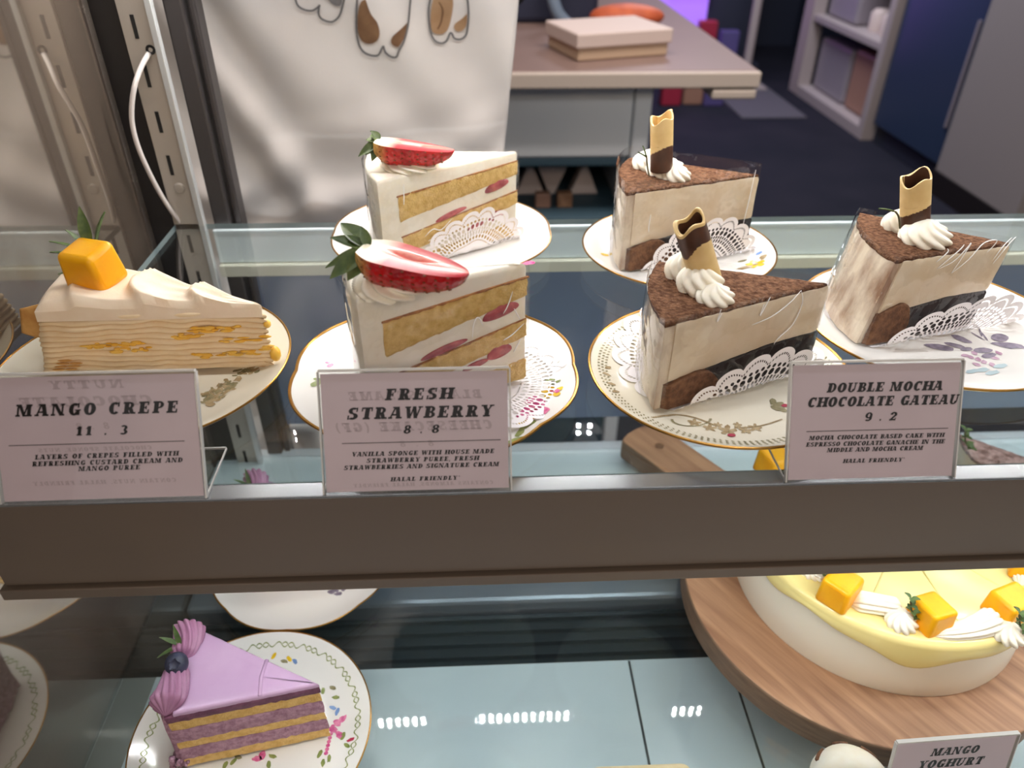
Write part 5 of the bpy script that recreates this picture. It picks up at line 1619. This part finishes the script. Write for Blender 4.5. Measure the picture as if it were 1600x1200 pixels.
# chocolate-topped slice behind the cake, seen through the glass shelf
pa, pb, pc_ = onz(1500, 678, ZD + .055), onz(1535, 727, ZD + .055), onz(1625, 722, ZD + .055)
s = Slice((pc_.x, pc_.y), (pb.x, pb.y), (pa.x, pa.y), ZD + .0002, .0550)
root = thing('cake_slice', 'brown topped slice in film seen through the glass right of the mocha sign', 'cake slice', s.o)
mb = MB(); s.slab(mb, 0, .052, amp=.0008, freq=200); mb.build('cake_body', 'mousse', root, ang=1)
M['choc_flakes'] = mat('chocolate_flakes', rgb(96, 66, 58), rgb(168, 138, 132), scale=150, rough=0.5, bump=1.0, bscale=240, bdist=0.003)
mb = MB(); s.slab(mb, .0518, .0550, grow=.0004, amp=.0010, freq=300, levels=[(0, 0), (.6, 0), (1, .001)]); mb.build('chocolate_topping', 'choc_flakes', root, ang=1)
s.film(root, 0, .060)

# two cakes just entering at the bottom edge
a, b_ = onz(918, 1192, ZD + .055), onz(1082, 1190, ZD + .055)
mb = MB(); w_ = (b_ - a).length
mb.box((-w_ / 2, -.055, 0), (w_ / 2, 0, .0548)); o = mb.build('cake_block', 'mousse', None, ((a.x + b_.x) / 2, a.y, ZD + .0002), ang=.6); bevel(o, .006, 4)
M['pale_sponge'] = mat('pale_sponge', rgb(226, 206, 160), rgb(234, 216, 176), scale=120, rough=0.7, bump=0.3, bscale=500, bdist=0.0008)
o.data.materials[0] = M['pale_sponge']
tag(o, 'pale yellow cake block just entering at the bottom edge of the picture', 'cake')
p = onz(1340, 1206, ZD + .050)
root = thing('cream_dome', 'white cream dome with brown dashes at the bottom edge, left of the yoghurt sign', 'cake', (p.x, p.y, ZD))
mb = MB(); mb.lathe([(1e-5, 0), (.016, 0), (.0215, .030), (.022, .036), (.0195, .044), (.013, .051), (1e-5, .054)], 48); mb.build('cream_body', 'cream', root, ang=1.2)
mb = MB()
for k in range(8):
    a = 2 * PI * k / 8
    mb.tube([(.020 * math.cos(a + .22 * q), .020 * math.sin(a + .22 * q), .0432 + .0004 * q) for q in (-1, 0, 1)], .0012, 6)
mb.build('chocolate_dashes', 'choc_sponge', root, ang=3)  # plain brown dashes spaced round the dome's shoulder

# ------------------------------------------------------------------ person in a printed white apron behind the case
PY = 0.72


def apron_y(x, z):
    d = Vector((1, -.55)).normalized()
    q = noise.noise(Vector((x * 9 + z * 3.5, z * 2.2 - x * 3, 0.3)))
    f = .0100 * math.sin((x * .8 + z * .55) * 88 + 4 * q) * max(.15, min(1, (-.10 - x) * 5 + (1.12 - z) * 1.1))
    f2 = .007 * math.sin((x * .5 - z * .9) * 105 + 5 * q) * max(0, min(1, (1.05 - z) * 7))
    q2 = noise.noise(Vector((x * 16 - z * 5, z * 6 + x * 9, 4.0)))
    return PY + .55 * (x + .20) ** 2 - .003 + f + f2 + .006 * q + .007 * q2 * max(.1, min(1, (1.10 - z) * 5))


person = thing('person', 'person standing behind the case in a white apron with animal print', 'person', (-.20, 0.86, 0))
mb = MB()
# one skinned body: feet, legs, hips, torso, shoulders, arms folded behind, neck, head
sk = bpy.data.meshes.new('body')
J = {'pel': (0, 0, .92), 'waist': (0, 0, 1.08), 'chest': (0, .0, 1.28), 'neck': (0, .01, 1.44), 'chin': (0, 0, 1.50), 'head': (0, -.01, 1.60), 'top': (0, 0, 1.69),
     'hipl': (-.10, 0, .88), 'kneel': (-.11, .0, .48), 'anl': (-.11, .03, .08), 'toel': (-.12, -.12, .03), 'hipr': (.10, 0, .88), 'kneer': (.11, 0, .48), 'anr': (.11, .03, .08), 'toer': (.12, -.12, .03),
     'shl': (-.19, .01, 1.38), 'ell': (-.25, .12, 1.12), 'wrl': (-.10, .20, 1.02), 'hal': (-.02, .21, 1.00), 'shr': (.19, .01, 1.38), 'elr': (.25, .12, 1.12), 'wrr': (.10, .23, 1.02), 'har': (.02, .24, 1.00)}
RAD = {'pel': (.15, .11), 'waist': (.135, .10), 'chest': (.15, .11), 'neck': (.055, .055), 'chin': (.06, .065), 'head': (.078, .095), 'top': (.05, .06), 'hipl': (.085, .085), 'kneel': (.058, .058), 'anl': (.042, .042), 'toel': (.04, .03),
       'hipr': (.085, .085), 'kneer': (.058, .058), 'anr': (.042, .042), 'toer': (.04, .03), 'shl': (.055, .055), 'ell': (.042, .042), 'wrl': (.03, .03), 'hal': (.04, .022), 'shr': (.055, .055), 'elr': (.042, .042), 'wrr': (.03, .03), 'har': (.04, .022)}
ED = [('pel', 'waist'), ('waist', 'chest'), ('chest', 'neck'), ('neck', 'chin'), ('chin', 'head'), ('head', 'top'), ('pel', 'hipl'), ('hipl', 'kneel'), ('kneel', 'anl'), ('anl', 'toel'), ('pel', 'hipr'), ('hipr', 'kneer'), ('kneer', 'anr'), ('anr', 'toer'),
      ('chest', 'shl'), ('shl', 'ell'), ('ell', 'wrl'), ('wrl', 'hal'), ('chest', 'shr'), ('shr', 'elr'), ('elr', 'wrr'), ('wrr', 'har')]
ks = list(J)
sk.from_pydata([J[k_] for k_ in ks], [(ks.index(a), ks.index(b_)) for a, b_ in ED], [])
sk.materials.append(M['cloth_dark'])
body = bpy.data.objects.new('body', sk); COL.objects.link(body); body.parent = person
sm = body.modifiers.new('skin', 'SKIN')
for i, k_ in enumerate(ks):
    sk.skin_vertices[0].data[i].radius = RAD[k_]; sk.skin_vertices[0].data[i].use_root = (k_ == 'pel')
sm.use_smooth_shade = True
ss = body.modifiers.new('sub', 'SUBSURF'); ss.levels = 2; ss.render_levels = 2

ap = MB(); ax0, ax1, az0, az1 = -.62, .043, .50, 1.36


def apf(u, v):
    z = az0 + (az1 - az0) * v
    xr = ony(812, 0, PY).x + .016 * max(-1.5, (z - 1.128)) * 6 * .12
    xr = .040 - .10 * max(0, (1.128 - z)) + (0.02 if z > 1.128 else 0) * 0
    x = ax0 + (xr - ax0) * u
    return (x + .20, apron_y(x, z) - .86, z)


ap.grid(apf, 150, 150)
apo = ap.build('apron', 'fabric', person, ang=3); so = apo.modifiers.new('solid', 'SOLIDIFY'); so.thickness = .002; so.offset = 1
apo['label'] = 'white canvas apron with printed animals'
# the print: outlined animal hind legs with brown patches, laid on the cloth


def cloth_pt(u, v, lift=.0016):
    p = ony(u, v, PY)
    for _ in range(4):
        p = ony(u, v, apron_y(p.x, p.z))
    p = p.copy(); p.y -= lift
    return p - person.location


pr = MB()


def outline_px(pts, wpx=3.0, mi=0, lift=.0050):
    P = spline([Vector((u, v, 0)) for u, v in pts], 6)
    vs = []; n = len(P)
    for i, q in enumerate(P):
        t = (P[min(i + 1, n - 1)] - P[max(i - 1, 0)]).normalized(); s_ = Vector((-t.y, t.x, 0)) * (wpx / 2)
        a = q + s_; b2 = q - s_
        vs += [cloth_pt(a.x, a.y, lift), cloth_pt(b2.x, b2.y, lift)]
    pr.add(vs, [(2 * i, 2 * i + 1, 2 * i + 3, 2 * i + 2) for i in range(n - 1)], mi)


def patch_px(pts, mi, lift=.0044):
    P = spline([Vector((u, v, 0)) for u, v in pts + [pts[0]]], 5)[:-1]
    c = sum(P, Vector()) / len(P); n = len(P)
    vs = [cloth_pt(c.x, c.y, lift)]
    for k_ in (.5, 1.0):
        vs += [cloth_pt(c.x + (q.x - c.x) * k_, c.y + (q.y - c.y) * k_, lift) for q in P]
    fs = [(0, 1 + i, 1 + (i + 1) % n) for i in range(n)] + [(1 + i, 1 + n + i, 1 + n + (i + 1) % n, 1 + (i + 1) % n) for i in range(n)]
    pr.add(vs, fs, mi)


# left animal
outline_px([(466, -30), (463, -8), (467, 7), (478, 14), (490, 15), (499, 9), (501, 6)])
outline_px([(501, 6), (499, 18), (503, 27), (513, 32), (522, 32), (531, 24), (536, 10), (540, -10), (538, -30)])
patch_px([(505, -12), (520, 4), (532, 8), (536, -6), (532, -22), (512, -24)], 3)
# middle animal
outline_px([(566, -30), (560, -8), (558, 20), (558, 45), (562, 68), (570, 80), (582, 85), (592, 84), (598, 73), (600, 70)])
outline_px([(600, 70), (603, 80), (612, 87), (620, 87), (624, 78), (632, 62), (638, 38), (641, 8), (642, -8), (640, -30)])
patch_px([(572, -2), (580, 20), (590, 34), (594, 50), (590, 62), (578, 67), (566, 62), (560, 46), (560, 20), (565, 2)], 1)
patch_px([(637, 34), (627, 44), (614, 56), (612, 66), (622, 72), (630, 62), (636, 48)], 1)
# right animal
outline_px([(680, -30), (672, 0), (670, 22), (673, 48), (680, 62), (690, 66), (698, 62), (703, 51), (706, 50)])
outline_px([(706, 50), (710, 58), (718, 60), (726, 56), (730, 46), (732, 20), (730, -6), (726, -30)])
patch_px([(684, -24), (676, 2), (673, 28), (676, 48), (690, 52), (700, 44), (706, 22), (708, 0), (704, -20)], 2)
patch_px([(730, 20), (722, 28), (711, 36), (710, 44), (718, 48), (728, 40)], 2)
outline_px([(684, 44), (690, 32), (692, 14), (686, 2)], 2.5, 1)
pr.build('animal_print', ['print_line', 'print_brown', 'print_tan', 'print_grey'], apo, smooth=False)['label'] = 'outlined animal legs with brown patches'

# ------------------------------------------------------------------ background: counter and what is on it
ct = thing('service_counter', 'counter with pinkish top and grey cabinet behind the case at the right', 'counter', (0.2, 1.42, 0))


def bpart(parent, name, lo, hi, m_, bev=0.004):
    mb = MB(); l_ = parent.location
    mb.box(Vector(lo) - l_, Vector(hi) - l_)
    return bevel(mb.build(name, m_, parent, smooth=False), bev)


bpart(ct, 'counter_top', (-0.9, 1.42, .890), (0.515, 2.9, .920), 'counter_top')
bpart(ct, 'top_edge_band', (-0.9, 1.405, .892), (0.515, 1.4195, .9195), 'counter_edge', .003)
bpart(ct, 'corner_block', (0.43, 1.406, .872), (0.512, 1.50, .8895), 'counter_edge')
bpart(ct, 'front_panel', (-0.9, 1.47, .748), (0.300, 1.49, .8895), 'cabinet')
bpart(ct, 'side_panel', (0.302, 1.462, .0), (0.335, 2.6, .8895), 'cabinet')
bpart(ct, 'back_panel', (-0.9, 1.86, .0), (0.302, 1.88, .8895), 'dark_recess')
bpart(ct, 'recess_shelf', (-0.9, 1.491, .602), (0.301, 1.859, .622), 'dark_recess')
bpart(ct, 'recess_rail', (-0.9, 1.472, .728), (0.301, 1.482, .7475), 'dark_recess')
bpart(ct, 'lower_panel', (-0.9, 1.47, .0), (0.301, 1.49, .6225), 'dark_recess')
# wrapped triangular packs in the open recess
zr = .6225
ptri = [(842, 322, .045, .075, 'white'), (905, 318, .050, .080, 'grey'), (815, 318, .04, .07, 'grey2')]
for i, (u, lab, m_) in enumerate(((828, 'white wrapped triangular pack in the counter recess, beside the rear strawberry slice', 'box_white'), (862, 'middle wrapped triangular pack in the counter recess, point down', 'box_white'),
                                  (912, 'pale wrapped triangular pack in the counter recess, nearest the rear mocha slice', 'box_white'))):
    p = ony(u, 300, 1.60); w_ = .032; h_ = .062
    mb = MB(); f_ = -1 if i == 1 else 1
    vs = [(-w_ if f_ > 0 else -.006, -.02, 0), (w_ if f_ > 0 else .006, -.02, 0), (.006 if f_ > 0 else w_, -.02, h_), (-.006 if f_ > 0 else -w_, -.02, h_)]
    vs += [(x, .02, z) for x, _, z in vs]
    mb.add(vs, [(0, 1, 2, 3), (7, 6, 5, 4), (0, 4, 5, 1), (1, 5, 6, 2), (2, 6, 7, 3), (3, 7, 4, 0)])
    o = bevel(mb.build('wrapped_pack', m_, None, (p.x, 1.62, zr), smooth=False), .003); tag(o, lab, 'pack', 'packs in the counter recess')
for i, (u, lab, m_) in enumerate(((848, 'dark brown small box on the recess shelf of the counter', 'tan_pack'), (882, 'olive small box on the recess shelf of the counter', 'board'))):
    p = ony(u, 318, 1.53); mb = MB(); mb.box((-.016, -.012, 0), (.016, .012, .03))
    tag(bevel(mb.build('small_box', m_, None, (p.x, 1.535, zr), smooth=False), .002), lab, 'box')
# on the counter
p0 = onz(915, 84, .921)
mb = MB(); mb.box((-.095, -.075, 0), (.095, .075, .022)); o = bevel(mb.build('cream_tray', 'box_cream', None, (p0.x + .045, p0.y + .030, .9205), smooth=False), .003); o.rotation_euler = (0, 0, .30)
tag(o, 'cream cardboard tray lying on the counter under the white box', 'box')
mb = MB(); mb.box((-.100, -.080, 0), (.100, .080, .026)); o = bevel(mb.build('flat_box', 'box_white', None, (p0.x + .045, p0.y + .030, .9430), smooth=False), .003); o.rotation_euler = (0, 0, .30)
tag(o, 'flat white box on top of the cream tray on the counter', 'box')
p1 = onz(985, 32, .95)
mb = MB(); mb.ball((0, 0, .026), 1.0, 24, sc=(.085, .045, .026), nz=.25); tag(mb.build('orange_bag', 'orange', None, (p1.x + .01, p1.y + .075, .9205), ang=3), 'orange packet lying behind the flat white box on the counter', 'packet')
p2 = onz(880, 40, .93)
mb = MB(); mb.box((-.10, -.05, 0), (.10, .09, .075)); o = bevel(mb.build('navy_caddy', 'navy', None, (p2.x - .01, p2.y + .14, .9205), smooth=False), .012); tag(o, 'dark navy box on the counter behind the flat white box', 'box')
mb = MB(); mb.tube(spline([(0, 0, .002), (-.03, .0, .03), (-.045, .01, .08), (-.03, .02, .13)]), .014, 10); tag(mb.build('blue_grey_handle', 'bluegrey', None, (p2.x + .02, p2.y + .03, .934 - .0135), ang=3), 'blue-grey curved scoop standing by the navy box', 'scoop')

# flat grey rectangle laid on the floor
a, b_ = onz(1160, 183, 0), onz(1248, 128, 0)
mb = MB(); mb.box((1.56, 4.45, .0), (1.95, 5.35, .006)); tag(mb.build('floor_mat', 'mat_grey', smooth=False), 'grey floor mat between the counter corner and the white shelving', 'mat')

# white open shelving on the right with clear bins
sh = thing('shelving_unit', 'tall white shelving unit with clear bins against the right wall', 'shelving', (2.08, 4.03, 0))
bpart(sh, 'front_post', (2.08, 4.015, .0), (2.16, 4.075, 2.0), 'shelf_white', .002)
bpart(sh, 'rear_post', (2.08, 5.00, .0), (2.16, 5.14, 2.0), 'shelf_white', .002)
bpart(sh, 'bottom_shelf', (2.08, 4.075, .0), (2.58, 5.00, .06), 'shelf_white', .002)
bpart(sh, 'shelf', (2.09, 4.075, .44), (2.58, 5.00, .475), 'shelf_white', .002)
bpart(sh, 'shelf', (2.09, 4.075, .92), (2.58, 5.00, .955), 'shelf_white', .002)
bpart(sh, 'back_panel', (2.56, 4.03, .0), (2.60, 5.10, 2.0), 'seal', .002)
for i, (y0, y1, z0, z1, lab, m_) in enumerate(((4.50, 4.95, .06, .36, 'frosted bin at the far end of the bottom shelf of the shelving', 'bin'), (4.14, 4.46, .06, .38, 'brownish bin at the near end of the bottom shelf of the shelving', 'tan_pack'),
                                               (4.56, 4.96, .476, .80, 'frosted bin at the far end of the middle shelf of the shelving', 'bin'))):
    mb = MB(); mb.box((-.17, -(y1 - y0) / 2, 0), (.17, (y1 - y0) / 2, z1 - z0)); o = bevel(mb.build('storage_bin', m_, None, (2.32, (y0 + y1) / 2, z0 + .001), smooth=False), .02)
    tag(o, lab, 'bin', 'bins on the shelving')
for i, (y, dz, lab) in enumerate(((4.16, 0, 'pale round jar nearest the front post on the middle shelf'), (4.28, 0, 'pale round jar beside the front jar on the middle shelf'), (4.42, 0, 'pale round jar in the row centre on the middle shelf'))):
    mb = MB(); mb.lathe([(1e-5, 0), (.05, 0), (.052, .09), (.035, .11), (1e-5, .115)], 24); tag(mb.build('jar', 'box_white', None, (2.22, y, .476 + dz), ang=.8), lab, 'jar', 'jars on the middle shelf')

# navy cabinet door between the shelving and the grey pier
fr = thing('tall_cabinet', 'tall dark navy cabinet with a thin pale edge between shelving and grey wall', 'cabinet', (2.10, 3.63, 0))
bpart(fr, 'cabinet_body', (2.14, 3.27, .0), (2.60, 4.00, 2.0), 'wall_dark', .004)
bpart(fr, 'glass_door', (2.11, 3.30, .10), (2.138, 3.98, 1.9), 'fridge', .004)
bpart(fr, 'door_edge', (2.100, 3.33, .26), (2.112, 3.345, .70), 'bin', .002)

# far display with purple light
ds = thing('lit_display', 'purple-lit display with colourful packets at the far end of the shop', 'display', (1.35, 5.4, 0))
bpart(ds, 'display_back', (0.85, 5.75, .0), (1.95, 5.80, 1.6), 'wall_dark', .003)
bpart(ds, 'purple_panel', (1.15, 5.70, .11), (1.62, 5.745, 1.2), 'purple_glow', .003)
bpart(ds, 'blue_sign', (1.00, 5.70, .45), (1.12, 5.745, 1.2), 'blue_glow', .003)
bpart(ds, 'pink_sign', (1.34, 5.66, .50), (1.64, 5.695, 1.2), 'pink_glow', .003)
bpart(ds, 'plinth', (0.85, 5.42, .0), (1.95, 5.74, .06), 'wall_dark', .003)
bpart(ds, 'shelf', (0.85, 5.42, .065), (1.95, 5.69, .10), 'wall_dark', .003)
pk = [(1.20, 5.50, .101, .16, 'tan_pack', 'tan packet at the left of the purple-lit display', 'packets in the far display'), (1.58, 5.50, .101, .26, 'red_pack', 'red packet in front of the purple panel of the far display', 'packets in the far display'),
      (1.74, 5.50, .101, .20, 'purple_pack', 'violet packet right of the red one in the far display', 'packets in the far display'),
      (1.20, 4.78, .0, .17, 'red_pack', 'red packet on the floor, seen under the counter corner', 'packets on the floor'), (1.34, 4.80, .0, .13, 'tan_pack', 'orange-tan packet on the floor between a red and a violet packet', 'packets on the floor'),
      (1.46, 4.76, .0, .12, 'purple_pack', 'violet packet on the floor nearest the grey mat', 'packets on the floor')]
for (x, y, z, h_, m_, lab, g_) in pk:
    mb = MB(); mb.box((-.06, -.04, 0), (.06, .04, h_)); tag(bevel(mb.build('packet', m_, None, (x, y, z + .0005), smooth=False), .008), lab, 'packet', g_)
# thin pale pole in front of the display
p = onz(1180, 98, .02)
mb = MB(); mb.tube([(0, 0, 0), (0, 0, 2.0)], .028, 12); mb.box((-.12, -.12, 0), (.12, .12, .015))
tag(mb.build('metal_pole', 'shelf_white', None, (1.80, 5.22, 0), ang=.8), 'thin pale pole standing beside the purple-lit display', 'pole')
